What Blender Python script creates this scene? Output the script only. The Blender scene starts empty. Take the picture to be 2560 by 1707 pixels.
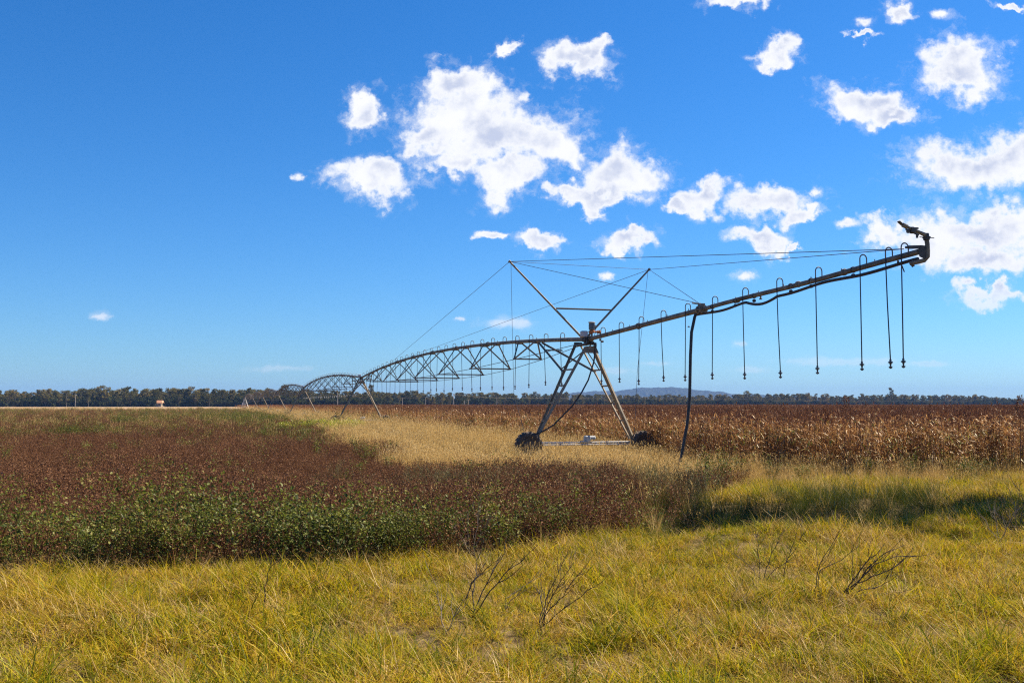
import bpy, math, random
import numpy as np
from mathutils import Vector, Matrix

random.seed(7)
S = bpy.context.scene
COL = S.collection
R = math.radians
PI = math.pi
CAM_H = 1.9
F_PX = 2500.0            # focal length in pixels of the 2560-wide photograph (about 35 mm)
PITCH = math.atan(0.0626)
SUN_AZ, SUN_EL = R(60), R(47)

# ------------------------------------------------------------------ helpers
def ray(px, py):
    a = (px - 1280) / F_PX; b = (853.5 - py) / F_PX
    c, s = math.cos(PITCH), math.sin(PITCH)
    return Vector((a, c - b * s, s + b * c))
def at(px, py, Y):
    """point seen at a pixel of the photograph, at distance Y in front of the camera"""
    d = ray(px, py); k = Y / d.y
    return Vector((d.x * k, Y, CAM_H + d.z * k))

def tag(o, label=None, cat=None, group=None, kind=None):
    if label: o['label'] = label
    if cat: o['category'] = cat
    if group: o['group'] = group
    if kind: o['kind'] = kind
    return o
def empty(name, loc=(0, 0, 0), rz=0.0, parent=None):
    o = bpy.data.objects.new(name, None); COL.objects.link(o)
    o.location = loc; o.rotation_euler = (0, 0, rz)
    if parent: o.parent = parent
    return o
def copy_tree(o, parent=None):
    c = o.copy(); COL.objects.link(c)
    c.parent = parent
    for ch in list(o.children): copy_tree(ch, c)
    return c

class MB:
    def __init__(s): s.v = []; s.f = []; s.m = []; s.t = []
    def add(s, vs, fs, mi=0, tone=0.5):
        b = len(s.v); s.v += [tuple(v) for v in vs]
        s.f += [tuple(i + b for i in f) for f in fs]; s.m += [mi] * len(fs); s.t += [tone] * len(vs)
    def tube(s, pts, r, n=8, mi=0, caps=True, tone=0.5):
        pts = [Vector(p) for p in pts]
        rs = r if isinstance(r, (list, tuple)) else [r] * len(pts)
        vs = []; fs = []; ref = None
        for i, p in enumerate(pts):
            d = (pts[min(i + 1, len(pts) - 1)] - pts[max(i - 1, 0)])
            d = d.normalized() if d.length > 1e-9 else Vector((0, 0, 1))
            if ref is None: ref = Vector((0, 0, 1)) if abs(d.z) < 0.9 else Vector((1, 0, 0))
            u = ref - d * ref.dot(d)
            if u.length < 1e-4: u = d.orthogonal()
            u.normalize(); w = d.cross(u); ref = u
            for k in range(n):
                a = 2 * PI * k / n
                vs.append(p + (u * math.cos(a) + w * math.sin(a)) * rs[i])
        for i in range(len(pts) - 1):
            for k in range(n):
                k2 = (k + 1) % n
                fs.append((i * n + k, i * n + k2, (i + 1) * n + k2, (i + 1) * n + k))
        if caps:
            fs.append(tuple(range(n - 1, -1, -1))); fs.append(tuple((len(pts) - 1) * n + k for k in range(n)))
        s.add(vs, fs, mi, tone)
    def box(s, c, size, rot=None, mi=0, tone=0.5, bev=0.0):
        hx, hy, hz = size[0] / 2, size[1] / 2, size[2] / 2
        M = rot or Matrix.Identity(3); c = Vector(c)
        if bev <= 0:
            vs = [c + M @ Vector((x, y, z)) for x in (-hx, hx) for y in (-hy, hy) for z in (-hz, hz)]
            s.add(vs, [(0, 1, 3, 2), (4, 6, 7, 5), (0, 4, 5, 1), (2, 3, 7, 6), (0, 2, 6, 4), (1, 5, 7, 3)], mi, tone)
        else:
            vs = []
            for z, k in ((-hz, bev), (-hz + bev, 0), (hz - bev, 0), (hz, bev)):
                ax, ay = hx - k, hy - k
                for x, y in ((-ax + bev * .6, -ay), (ax - bev * .6, -ay), (ax, -ay + bev * .6), (ax, ay - bev * .6), (ax - bev * .6, ay), (-ax + bev * .6, ay), (-ax, ay - bev * .6), (-ax, -ay + bev * .6)):
                    vs.append(c + M @ Vector((x, y, z)))
            fs = [tuple(range(7, -1, -1)), tuple(range(24, 32))]
            for i in range(3):
                for k in range(8):
                    fs.append((i * 8 + k, i * 8 + (k + 1) % 8, i * 8 + 8 + (k + 1) % 8, i * 8 + 8 + k))
            s.add(vs, fs, mi, tone)
    def beam(s, p, q, w, h, mi=0):
        p, q = Vector(p), Vector(q); d = q - p
        s.box((p + q) / 2, (w, h, d.length), d.to_track_quat('Z', 'Y').to_matrix(), mi)
    def angle(s, p, q, w, th=0.012, out=(0, -1, 0), mi=0):
        """an L-section steel member from p to q"""
        p, q = Vector(p), Vector(q); d = (q - p); L = d.length; d = d / L
        o = Vector(out); o = (o - d * o.dot(d)).normalized(); u = d.cross(o)
        M = Matrix((u, o, d)).transposed()
        s.box((p + q) / 2, (w, th, L), M, mi)
        s.box((p + q) / 2 + u * (w / 2 - th / 2) - o * (w / 2 + th * .5), (th, w, L), M, mi)
    def lathe(s, prof, o, axis, n=20, mi=0):
        """profile of (radius, height along axis)"""
        o = Vector(o); ax = Vector(axis).normalized(); u = ax.orthogonal().normalized(); w = ax.cross(u)
        vs = []; fs = []
        for r, h in prof:
            for k in range(n):
                a = 2 * PI * k / n
                vs.append(o + ax * h + (u * math.cos(a) + w * math.sin(a)) * r)
        for i in range(len(prof) - 1):
            for k in range(n):
                fs.append((i * n + k, i * n + (k + 1) % n, (i + 1) * n + (k + 1) % n, (i + 1) * n + k))
        fs.append(tuple(range(n - 1, -1, -1))); fs.append(tuple((len(prof) - 1) * n + k for k in range(n)))
        s.add(vs, fs, mi)
    def mesh(s, name, mats, smooth=True):
        me = bpy.data.meshes.new(name)
        me.from_pydata(s.v, [], s.f)
        for m in mats: me.materials.append(m)
        me.polygons.foreach_set('material_index', s.m)
        me.polygons.foreach_set('use_smooth', [smooth] * len(s.f))
        a = me.attributes.new('tone', 'FLOAT', 'POINT'); a.data.foreach_set('value', np.array(s.t, dtype=np.float32))
        if smooth:
            try: me.set_sharp_from_angle(angle=R(40))
            except Exception: pass
        me.update()
        return me
    def build(s, name, mats, parent=None, loc=(0, 0, 0), smooth=True):
        if not isinstance(mats, (list, tuple)): mats = [mats]
        o = bpy.data.objects.new(name, s.mesh(name, mats, smooth)); COL.objects.link(o)
        o.location = loc
        if parent: o.parent = parent
        return o

# ------------------------------------------------------------------ materials
class NT:
    def __init__(s, tree): s.t = tree; s.n = tree.nodes; s.l = tree.links
    def new(s, typ, **kw):
        n = s.n.new(typ)
        for k, v in kw.items(): setattr(n, k, v)
        return n
    def put(s, sock, v):
        if isinstance(v, bpy.types.NodeSocket): s.l.new(v, sock)
        elif v is not None: sock.default_value = v
    def math(s, op, a, b=None, c=None, clamp=False):
        n = s.new('ShaderNodeMath', operation=op, use_clamp=clamp)
        for i, v in enumerate((a, b, c)):
            if v is not None: s.put(n.inputs[i], v)
        return n.outputs[0]
    def vmath(s, op, a, b=None, c=None):
        n = s.new('ShaderNodeVectorMath', operation=op)
        for i, v in enumerate((a, b, c)):
            if v is not None: s.put(n.inputs[i], v)
        return n.outputs['Value' if op in ('LENGTH', 'DOT_PRODUCT') else 'Vector']
    def noise(s, vec, scale, detail=3, rough=0.5, col=False, dist=0.0):
        n = s.new('ShaderNodeTexNoise')
        if vec is not None: s.put(n.inputs['Vector'], vec)
        n.inputs['Scale'].default_value = scale; n.inputs['Detail'].default_value = detail
        n.inputs['Roughness'].default_value = rough; n.inputs['Distortion'].default_value = dist
        return n.outputs['Color' if col else 'Fac']
    def ramp(s, fac, stops, interp='LINEAR'):
        n = s.new('ShaderNodeValToRGB'); n.color_ramp.interpolation = interp
        e = n.color_ramp.elements
        while len(e) < len(stops): e.new(0.5)
        for i, (p, c) in enumerate(stops):
            e[i].position = p; e[i].color = (*c, 1) if len(c) == 3 else c
        s.put(n.inputs[0], fac)
        return n.outputs[0]
    def mix(s, fac, a, b, mode='MIX'):
        n = s.new('ShaderNodeMix', data_type='RGBA', blend_type=mode)
        s.put(n.inputs[0], fac); s.put(n.inputs[6], a); s.put(n.inputs[7], b)
        return n.outputs[2]
    def smooth(s, v, lo, hi):
        n = s.new('ShaderNodeMapRange', interpolation_type='SMOOTHSTEP')
        s.put(n.inputs[0], v); n.inputs[1].default_value = lo; n.inputs[2].default_value = hi
        return n.outputs[0]

def new_mat(name):
    m = bpy.data.materials.new(name); m.use_nodes = True
    t = NT(m.node_tree); t.n.clear()
    out = t.new('ShaderNodeOutputMaterial')
    return m, t, out

def veg_mat(name, stops, tone=0.6, inst=0.25, wscale=0.35, wamt=0.5, trans=0.4, gloss=0.06, rough=0.45, wscale2=None, wamt2=0.0):
    """leaf material: own tone of the blade + the plant's own tone + slow drift over the field"""
    m, t, out = new_mat(name)
    at_ = t.new('ShaderNodeAttribute', attribute_name='tone')
    oi = t.new('ShaderNodeObjectInfo'); geo = t.new('ShaderNodeNewGeometry')
    f = t.math('MULTIPLY_ADD', at_.outputs['Fac'], tone, 0.5 - tone / 2)
    f = t.math('MULTIPLY_ADD', oi.outputs['Random'], inst, f)
    n = t.noise(geo.outputs['Position'], wscale, 2, 0.6)
    f = t.math('MULTIPLY_ADD', n, wamt, t.math('SUBTRACT', f, inst / 2 + wamt / 2))
    if wscale2:
        n2 = t.noise(geo.outputs['Position'], wscale2, 2, 0.6)
        f = t.math('MULTIPLY_ADD', n2, wamt2, t.math('SUBTRACT', f, wamt2 / 2))
    col = t.ramp(f, stops)
    d = t.new('ShaderNodeBsdfDiffuse'); t.put(d.inputs[0], col)
    tr = t.new('ShaderNodeBsdfTranslucent'); t.put(tr.inputs[0], col)
    mx = t.new('ShaderNodeMixShader'); mx.inputs[0].default_value = trans
    t.l.new(d.outputs[0], mx.inputs[1]); t.l.new(tr.outputs[0], mx.inputs[2])
    g = t.new('ShaderNodeBsdfGlossy'); g.inputs['Roughness'].default_value = rough
    g.inputs[0].default_value = (0.9, 0.88, 0.8, 1)
    mx2 = t.new('ShaderNodeMixShader'); mx2.inputs[0].default_value = gloss
    t.l.new(mx.outputs[0], mx2.inputs[1]); t.l.new(g.outputs[0], mx2.inputs[2])
    t.l.new(mx2.outputs[0], out.inputs[0])
    return m

def solid_mat(name, c1, c2, scale=6.0, rough=0.6, metal=0.0, c3=None, bump=0.0, stretch=None):
    m, t, out = new_mat(name)
    tc = t.new('ShaderNodeTexCoord'); v = tc.outputs['Object']
    if stretch: v = t.vmath('MULTIPLY', v, stretch)
    n = t.noise(v, scale, 5, 0.65)
    stops = [(0.32, c1), (0.66, c2)]
    if c3: stops.append((0.78, c3))
    col = t.ramp(n, stops)
    p = t.new('ShaderNodeBsdfPrincipled')
    t.put(p.inputs['Base Color'], col); p.inputs['Metallic'].default_value = metal
    n2 = t.noise(v, scale * 4, 3, 0.6)
    t.put(p.inputs['Roughness'], t.math('MULTIPLY_ADD', n2, 0.35, rough - 0.17))
    if bump:
        b = t.new('ShaderNodeBump'); b.inputs['Strength'].default_value = bump; b.inputs['Distance'].default_value = 0.01
        t.put(b.inputs['Height'], n2); t.l.new(b.outputs[0], p.inputs['Normal'])
    t.l.new(p.outputs[0], out.inputs[0])
    return m

M_pipe = solid_mat('weathered_pipe', (0.085, 0.070, 0.05), (0.25, 0.21, 0.155), 3.5, 0.65, 0.05, (0.19, 0.10, 0.05))
M_steel = solid_mat('weathered_steel', (0.15, 0.125, 0.09), (0.28, 0.235, 0.17), 7, 0.65, 0.05, (0.20, 0.12, 0.065))
M_dark = solid_mat('dark_steel', (0.045, 0.04, 0.036), (0.10, 0.088, 0.075), 8, 0.55, 0.3)
M_galv = solid_mat('bright_galvanised', (0.42, 0.42, 0.41), (0.60, 0.60, 0.58), 5, 0.45, 0.35)
M_wire = solid_mat('steel_wire', (0.08, 0.08, 0.085), (0.14, 0.14, 0.14), 5, 0.5, 0.4)
M_rubber = solid_mat('black_rubber', (0.012, 0.012, 0.013), (0.03, 0.029, 0.028), 12, 0.55)
M_hose = solid_mat('black_hose', (0.014, 0.014, 0.016), (0.032, 0.031, 0.033), 4, 0.5)
M_tyre = solid_mat('dusty_tyre', (0.035, 0.029, 0.025), (0.08, 0.063, 0.05), 14, 0.7, 0, (0.18, 0.12, 0.08))
M_lug = solid_mat('dusty_tread', (0.10, 0.072, 0.052), (0.24, 0.165, 0.11), 9, 0.8)
M_orange = solid_mat('rusty_orange_paint', (0.36, 0.10, 0.02), (0.55, 0.17, 0.035), 22, 0.5, 0, (0.22, 0.08, 0.04))
M_greymotor = solid_mat('grey_motor_paint', (0.10, 0.11, 0.10), (0.20, 0.21, 0.20), 12, 0.4, 0.2)
M_cap = solid_mat('pale_grey_paint', (0.30, 0.32, 0.32), (0.42, 0.44, 0.44), 10, 0.5)
M_box = solid_mat('control_box_plastic', (0.42, 0.40, 0.42), (0.56, 0.53, 0.52), 6, 0.55)
M_nozzle = solid_mat('dark_nozzle', (0.05, 0.05, 0.055), (0.12, 0.12, 0.13), 20, 0.4)
M_white = solid_mat('white_lamp_and_sunlit_nozzle', (0.45, 0.45, 0.43), (0.6, 0.6, 0.58), 10, 0.5)  # white lamp head; on the nozzles the white is painted-in sunlight
M_wood = solid_mat('grey_pole_timber', (0.28, 0.25, 0.21), (0.45, 0.42, 0.37), 3, 0.85)
M_twig = solid_mat('dead_twig', (0.035, 0.026, 0.022), (0.085, 0.064, 0.05), 14, 0.85)
M_twigpale = solid_mat('pale_dead_twig', (0.17, 0.13, 0.10), (0.33, 0.27, 0.21), 14, 0.85)
M_bark = solid_mat('gum_bark', (0.07, 0.06, 0.05), (0.22, 0.20, 0.17), 0.8, 0.95)
M_roof = solid_mat('orange_roof', (0.42, 0.20, 0.11), (0.55, 0.29, 0.17), 2, 0.8)
M_wall = solid_mat('cream_wall', (0.55, 0.47, 0.38), (0.66, 0.58, 0.48), 2, 0.85)
M_shed = solid_mat('white_metal_shed', (0.68, 0.69, 0.70), (0.8, 0.8, 0.8), 2, 0.5)
M_glass = solid_mat('dark_window', (0.03, 0.035, 0.04), (0.06, 0.07, 0.08), 2, 0.2)
M_bird = solid_mat('dark_feathers', (0.035, 0.03, 0.03), (0.07, 0.06, 0.055), 20, 0.8)

# ------------------------------------------------------------------ ground
D_DIR = np.array([-math.sin(R(17)), math.cos(R(17))]); N_DIR = np.array([math.cos(R(17)), math.sin(R(17))])
T1 = (2.665, 34.7)
def pipe_st(x, y):
    px, py = x - T1[0], y - T1[1]
    return px * D_DIR[0] + py * D_DIR[1], px * N_DIR[0] + py * N_DIR[1]
FX = np.array([-400, -12, -7, -2, 0, 2, 3, 4, 6, 14, 22, 400.]); FY = np.array([10.6, 11.0, 11.3, 11.7, 13.2, 15.4, 17.0, 20.5, 25.0, 25.8, 26.4, 26.4])
def front(x): return np.interp(x, FX, FY)
def vnoise(x, y, sc, seed):
    rs = np.random.RandomState(seed); z = 0
    for k in range(7):
        a = rs.rand() * 6.283; f = sc * (0.5 + 1.6 * rs.rand()); ph = rs.rand() * 6.283
        z = z + np.sin(x * math.cos(a) * f + y * math.sin(a) * f + ph)
    return z / 7 ** 0.5 * 0.75            # about -1.5 .. 1.5
def sstep(a, b, v):
    t = np.clip((v - a) / (b - a), 0, 1); return t * t * (3 - 2 * t)
def ditch_line(x): return 13.9 + (x - 2) * 0.53
def ditch_w(x): return sstep(1.2, 3.0, x) * (1 - sstep(7.6, 9.8, x))
def terrain(x, y):
    x = np.asarray(x, float); y = np.asarray(y, float)
    r = np.hypot(x, y)
    z = 0.05 * vnoise(x, y, 0.55, 3) + 0.03 * vnoise(x, y, 1.7, 5)
    z = z * (1 - sstep(200, 500, r))
    u = y - ditch_line(x) - 1.9
    z = z - 0.80 * np.exp(-(u / 1.45) ** 2) * ditch_w(x)
    z = z + 0.16 * np.exp(-((u + 2.6) / 0.9) ** 2) * ditch_w(x)
    return z

def make_ground():
    rr = [0.0, 1.5, 3.0, 4.0]
    r = 4.0
    while r < 60: r += 0.3 if r < 30 else 0.8; rr.append(r)
    while r < 8300: r *= 1.08; rr.append(r)
    n = 420
    ang = np.linspace(0, 2 * PI, n, endpoint=False)
    xs = np.concatenate([[0.0]] + [q * np.sin(ang) for q in rr[1:]]); ys = np.concatenate([[0.0]] + [q * np.cos(ang) for q in rr[1:]])
    zs = terrain(xs, ys)
    faces = [(0, 1 + (k + 1) % n, 1 + k) for k in range(n)]
    for i in range(len(rr) - 2):
        a, b = 1 + i * n, 1 + (i + 1) * n
        faces += [(a + k, a + (k + 1) % n, b + (k + 1) % n, b + k) for k in range(n)]
    me = bpy.data.meshes.new('ground'); me.from_pydata(np.stack([xs, ys, zs], 1).tolist(), [], faces)
    me.polygons.foreach_set('use_smooth', [True] * len(me.polygons))
    m, t, out = new_mat('field_soil_and_stubble')
    geo = t.new('ShaderNodeNewGeometry'); P = geo.outputs['Position']
    n1 = t.noise(P, 9.0, 6, 0.7); n2 = t.noise(P, 0.25, 4, 0.6)
    near = t.ramp(n1, [(0.3, (0.045, 0.03, 0.016)), (0.5, (0.12, 0.085, 0.04)), (0.68, (0.26, 0.20, 0.10))])
    farc = t.ramp(t.noise(P, 0.012, 5, 0.6), [(0.35, (0.30, 0.20, 0.12)), (0.5, (0.36, 0.26, 0.17)), (0.65, (0.27, 0.20, 0.10))])
    ln = t.vmath('LENGTH', P)
    c = t.mix(t.smooth(ln, 90, 320), near, farc)
    c = t.mix(t.math('MULTIPLY', t.smooth(n2, 0.5, 0.7), 0.3), c, (0.05, 0.05, 0.015, 1))
    p = t.new('ShaderNodeBsdfPrincipled'); p.inputs['Roughness'].default_value = 1.0; p.inputs['Specular IOR Level'].default_value = 0.05
    t.put(p.inputs['Base Color'], c)
    b = t.new('ShaderNodeBump'); b.inputs['Strength'].default_value = 0.8; b.inputs['Distance'].default_value = 0.05
    t.put(b.inputs['Height'], n1); t.l.new(b.outputs[0], p.inputs['Normal'])
    t.l.new(p.outputs[0], out.inputs[0])
    me.materials.append(m)
    o = bpy.data.objects.new('ground', me); COL.objects.link(o)
    tag(o, 'flat soil and stubble ground of the fields', 'ground', kind='structure')
make_ground()

def make_hill():
    nx, ny = 260, 30
    xs = np.linspace(-700, 2600, nx); ys = np.linspace(0, 1, ny)
    X, V = np.meshgrid(xs, ys); Yw = 7000 + V * 1100; xs = xs * 1.5; X = X * 1.5
    prof = 1.5 * np.interp(xs / 1.5, [-700, 150, 330, 520, 640, 760, 900, 1100, 1500, 2600], [0, 30, 62, 66, 80, 86, 76, 52, 34, 0])
    rs = np.random.RandomState(4)
    prof = prof + 3 * np.sin(xs / 47) + 2 * np.sin(xs / 19 + 1)
    Z = prof[None, :] * np.sin(np.clip(V, 0, 1) * PI) ** 0.7 + rs.rand(ny, nx) * 9.0 * (np.sin(V * PI) > .3)
    Z = Z - 4
    fs = [(j * nx + i, j * nx + i + 1, (j + 1) * nx + i + 1, (j + 1) * nx + i) for j in range(ny - 1) for i in range(nx - 1)]
    me = bpy.data.meshes.new('hills'); me.from_pydata(np.stack([X.ravel(), Yw.ravel(), Z.ravel()], 1).tolist(), [], fs)
    m, t, out = new_mat('wooded_hillside')
    geo = t.new('ShaderNodeNewGeometry')
    c = t.ramp(t.noise(geo.outputs['Position'], 0.05, 5, 0.7), [(0.35, (0.02, 0.027, 0.014)), (0.65, (0.07, 0.075, 0.04))])
    d = t.new('ShaderNodeBsdfDiffuse'); t.put(d.inputs[0], c); t.l.new(d.outputs[0], out.inputs[0])
    me.materials.append(m)
    o = bpy.data.objects.new('hills', me); COL.objects.link(o)
    tag(o, 'low wooded hill range far beyond the trees', 'hills', kind='structure')
make_hill()

# ------------------------------------------------------------------ scattering of uncountable plants
PROTO = {}
def proto_coll(name, meshes):
    c = bpy.data.collections.new(name)
    for i, me in enumerate(meshes):
        o = bpy.data.objects.new('%s_plant.%03d' % (name, i + 1), me); c.objects.link(o)
    return c
def scatter(name, pts, rot, scl, idx, coll, label, cat):
    me = bpy.data.meshes.new(name)
    n = len(pts)
    me.vertices.add(n); me.vertices.foreach_set('co', np.asarray(pts, np.float32).ravel())
    a = me.attributes.new('rot', 'FLOAT_VECTOR', 'POINT'); a.data.foreach_set('vector', np.asarray(rot, np.float32).ravel())
    a = me.attributes.new('scl', 'FLOAT', 'POINT'); a.data.foreach_set('value', np.asarray(scl, np.float32))
    a = me.attributes.new('idx', 'INT', 'POINT'); a.data.foreach_set('value', np.asarray(idx, np.int32))
    o = bpy.data.objects.new(name, me); COL.objects.link(o)
    g = bpy.data.node_groups.new(name + '_scatter', 'GeometryNodeTree')
    g.interface.new_socket('Geometry', in_out='INPUT', socket_type='NodeSocketGeometry')
    g.interface.new_socket('Geometry', in_out='OUTPUT', socket_type='NodeSocketGeometry')
    N = g.nodes; L = g.links
    gi = N.new('NodeGroupInput'); go = N.new('NodeGroupOutput')
    iop = N.new('GeometryNodeInstanceOnPoints')
    ci = N.new('GeometryNodeCollectionInfo'); ci.inputs['Collection'].default_value = coll
    ci.inputs['Separate Children'].default_value = True; ci.inputs['Reset Children'].default_value = True
    def attr(nm, typ):
        x = N.new('GeometryNodeInputNamedAttribute'); x.data_type = typ; x.inputs['Name'].default_value = nm
        return x.outputs['Attribute']
    e2r = N.new('FunctionNodeEulerToRotation')
    L.new(attr('rot', 'FLOAT_VECTOR'), e2r.inputs[0])
    L.new(gi.outputs[0], iop.inputs['Points']); L.new(ci.outputs[0], iop.inputs['Instance'])
    iop.inputs['Pick Instance'].default_value = True
    L.new(attr('idx', 'INT'), iop.inputs['Instance Index'])
    L.new(e2r.outputs[0], iop.inputs['Rotation']); L.new(attr('scl', 'FLOAT'), iop.inputs['Scale'])
    L.new(iop.outputs[0], go.inputs[0])
    md = o.modifiers.new('scatter', 'NODES'); md.node_group = g
    tag(o, label, cat, kind='stuff')
    return o

def region(dens, mask, d0, d1, seed, margin=0.56, pad=2.0):
    """random ground points in front of the camera; dens(D) plants per square metre, mask(x, y) -> probability"""
    rs = np.random.RandomState(seed); out = []
    d = d0
    while d < d1:
        e = min(d * 1.08, d1)
        hw = margin * e + pad
        n = int(2 * hw * (e - d) * dens((d + e) / 2) + rs.rand())
        x = (rs.rand(n) * 2 - 1) * hw; y = d + rs.rand(n) * (e - d)
        k = rs.rand(n) < mask(x, y)
        out.append(np.stack([x[k], y[k]], 1)); d = e
    p = np.concatenate(out)
    return np.concatenate([p, terrain(p[:, 0], p[:, 1])[:, None]], 1), rs
def rots(n, rs, tilt=0.12):
    return np.stack([rs.randn(n) * tilt, rs.randn(n) * tilt, rs.rand(n) * 6.283], 1)

def blades(mb_arr, n, rs, rad, l0, l1, w0, w1, lean, bend, z0=0.0, seg=3, tone=None, az=None, mi=0, upright=0.0):
    """n curved grass blades as tapering ribbons"""
    for i in range(n):
        q = rad * math.sqrt(rs.rand()); th = rs.rand() * 6.283
        bx, by = q * math.cos(th), q * math.sin(th)
        a = rs.rand() * 6.283 if az is None else az + rs.randn() * 0.7
        L = l0 + (l1 - l0) * rs.rand(); w = w0 + (w1 - w0) * rs.rand()
        le = lean * (0.3 + rs.rand() * 1.1); be = bend * (0.2 + rs.rand() * 1.3)
        sa = a + PI / 2 + rs.randn() * 0.6
        sx, sy = math.cos(sa) * w / 2, math.sin(sa) * w / 2
        tn = rs.rand() if tone is None else tone(rs)
        vs = []; fs = []
        ang = le; x, y, z = bx, by, z0
        for k in range(seg + 1):
            f = k / seg
            ww = (1 - f ** 2) * 0.94 + 0.06
            vs += [(x - sx * ww, y - sy * ww, z), (x + sx * ww, y + sy * ww, z)]
            ang = le + be * (f + 0.3) ** 1.3
            st = L / seg
            x += math.cos(a) * math.sin(ang) * st; y += math.sin(a) * math.sin(ang) * st; z += math.cos(ang) * st
            if k: fs.append((2 * k - 2, 2 * k - 1, 2 * k + 1, 2 * k))
        mb_arr.add(vs, fs, mi, tn)

def leaf(mb, c, az, el, L, W, mi=0, tone=0.5, roll=0.0):
    d = Vector((math.cos(az) * math.cos(el), math.sin(az) * math.cos(el), math.sin(el)))
    u = d.cross(Vector((0, 0, 1)))
    u = u.normalized() if u.length > 1e-3 else Vector((1, 0, 0))
    if roll: u = Matrix.Rotation(roll, 3, d) @ u
    c = Vector(c); up = u.cross(d)
    mb.add([c, c + d * L * .45 + u * W / 2 + up * W * .12, c + d * L, c + d * L * .45 - u * W / 2 + up * W * .12], [(0, 1, 2, 3)], mi, tone)

# --- colours of the plants
GREEN_YELLOW = [(0.0, (0.035, 0.065, 0.004)), (0.2, (0.11, 0.145, 0.006)), (0.40, (0.33, 0.30, 0.007)), (0.54, (0.49, 0.36, 0.011)), (0.66, (0.27, 0.145, 0.014)), (0.80, (0.55, 0.37, 0.06)), (1.0, (0.64, 0.48, 0.22))]
M_grass = veg_mat('yellow_green_grass', GREEN_YELLOW, 0.62, 0.22, 0.28, 0.55, 0.42, 0.012, 0.5, 1.6, 0.75)
M_thatch = veg_mat('straw_thatch', [(0.0, (0.20, 0.12, 0.025)), (0.5, (0.42, 0.28, 0.07)), (1.0, (0.58, 0.44, 0.22))], 0.7, 0.3, 0.4, 0.4, 0.3, 0.02)
M_tan = veg_mat('dry_tan_grass', [(0.0, (0.19, 0.15, 0.025)), (0.25, (0.40, 0.26, 0.07)), (0.6, (0.58, 0.40, 0.14)), (1.0, (0.68, 0.52, 0.25))], 0.55, 0.25, 0.22, 0.55, 0.4, 0.02)
M_dkgrass = veg_mat('shade_toned_green_grass', [(0.0, (0.022, 0.04, 0.006)), (0.5, (0.06, 0.085, 0.012)), (0.85, (0.17, 0.15, 0.018)), (1.0, (0.33, 0.24, 0.08))], 0.7, 0.3, 0.5, 0.3, 0.35, 0.02)  # green darkened in the colour itself to imitate shade in the ditch
M_wisp = veg_mat('grey_green_wisps', [(0.0, (0.05, 0.06, 0.022)), (0.5, (0.11, 0.115, 0.05)), (0.85, (0.22, 0.19, 0.085)), (1.0, (0.38, 0.30, 0.15))], 0.7, 0.3, 0.5, 0.3, 0.35, 0.015)
M_brown = veg_mat('dead_brown_crop_leaf', [(0.0, (0.065, 0.031, 0.017)), (0.4, (0.14, 0.066, 0.035)), (0.75, (0.205, 0.10, 0.051)), (0.94, (0.27, 0.15, 0.065)), (1.0, (0.42, 0.30, 0.13))], 0.6, 0.25, 0.3, 0.3, 0.2, 0.008)
M_weed = veg_mat('green_weed_leaf', [(0.0, (0.02, 0.036, 0.006)), (0.35, (0.055, 0.08, 0.012)), (0.62, (0.12, 0.145, 0.02)), (0.85, (0.20, 0.205, 0.03)), (1.0, (0.32, 0.27, 0.09))], 0.8, 0.3, 0.35, 0.35, 0.35, 0.02, 0.5)
M_lime = veg_mat('bright_yellow_green_leaf', [(0.0, (0.14, 0.20, 0.01)), (0.5, (0.36, 0.40, 0.015)), (1.0, (0.50, 0.46, 0.03))], 0.7, 0.3, 0.5, 0.2, 0.4, 0.05)
M_sorg = veg_mat('dry_sorghum_leaf', [(0.0, (0.15, 0.065, 0.028)), (0.3, (0.28, 0.135, 0.055)), (0.55, (0.43, 0.24, 0.095)), (0.78, (0.52, 0.33, 0.13)), (0.93, (0.62, 0.45, 0.24)), (1.0, (0.68, 0.56, 0.40))], 0.85, 0.2, 0.25, 0.2, 0.35, 0.03, 0.4)
M_sorgh = veg_mat('sorghum_head', [(0.0, (0.10, 0.046, 0.03)), (0.6, (0.21, 0.10, 0.06)), (1.0, (0.33, 0.17, 0.095))], 0.7, 0.3, 0.3, 0.3, 0.1, 0.01)
M_sorgg = veg_mat('green_sorghum_leaf', [(0.0, (0.07, 0.10, 0.012)), (1.0, (0.30, 0.30, 0.05))], 0.8, 0.3, 0.3, 0.2, 0.45, 0.06)

rs = np.random.RandomState(11)
def grass_tuft(n, h, rad=0.17, straw=0.13, lean=0.35, bend=0.9, w=0.009):
    mb = MB()
    blades(mb, n, rs, rad, h * .45, h, w * .6, w, lean, bend, tone=lambda r: (r.rand() * .62 if r.rand() < .72 else .55 + .25 * r.rand()))
    blades(mb, int(n * straw), rs, rad * 1.2, h * .4, h * 1.05, w * .5, w * .9, lean * 1.6, bend * 1.3, tone=lambda r: .72 + r.rand() * .28)
    return mb.mesh('grass_tuft', [M_grass], False)
def thatch_patch():
    mb = MB()
    blades(mb, 60, rs, 0.28, 0.15, 0.4, 0.003, 0.006, 1.35, 0.5, z0=0.02, seg=2)
    blades(mb, 25, rs, 0.25, 0.12, 0.3, 0.003, 0.005, 0.9, 0.9, z0=0.0, seg=2)
    return mb.mesh('thatch', [M_thatch], False)
C_grass = proto_coll('grass', [grass_tuft(50, 0.24, .17, .2, .5, 1.5), grass_tuft(46, 0.28, 0.15, .25, .5, 1.7), grass_tuft(60, 0.19, 0.2, .25, .5, 1.4), grass_tuft(46, 0.34, 0.13, .2, .45, 1.5, .0105), grass_tuft(55, 0.22, 0.2, .5, .6, 1.5), grass_tuft(44, 0.38, 0.11, .12, .4, 1.4, .0115), thatch_patch(), thatch_patch()])
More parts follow.
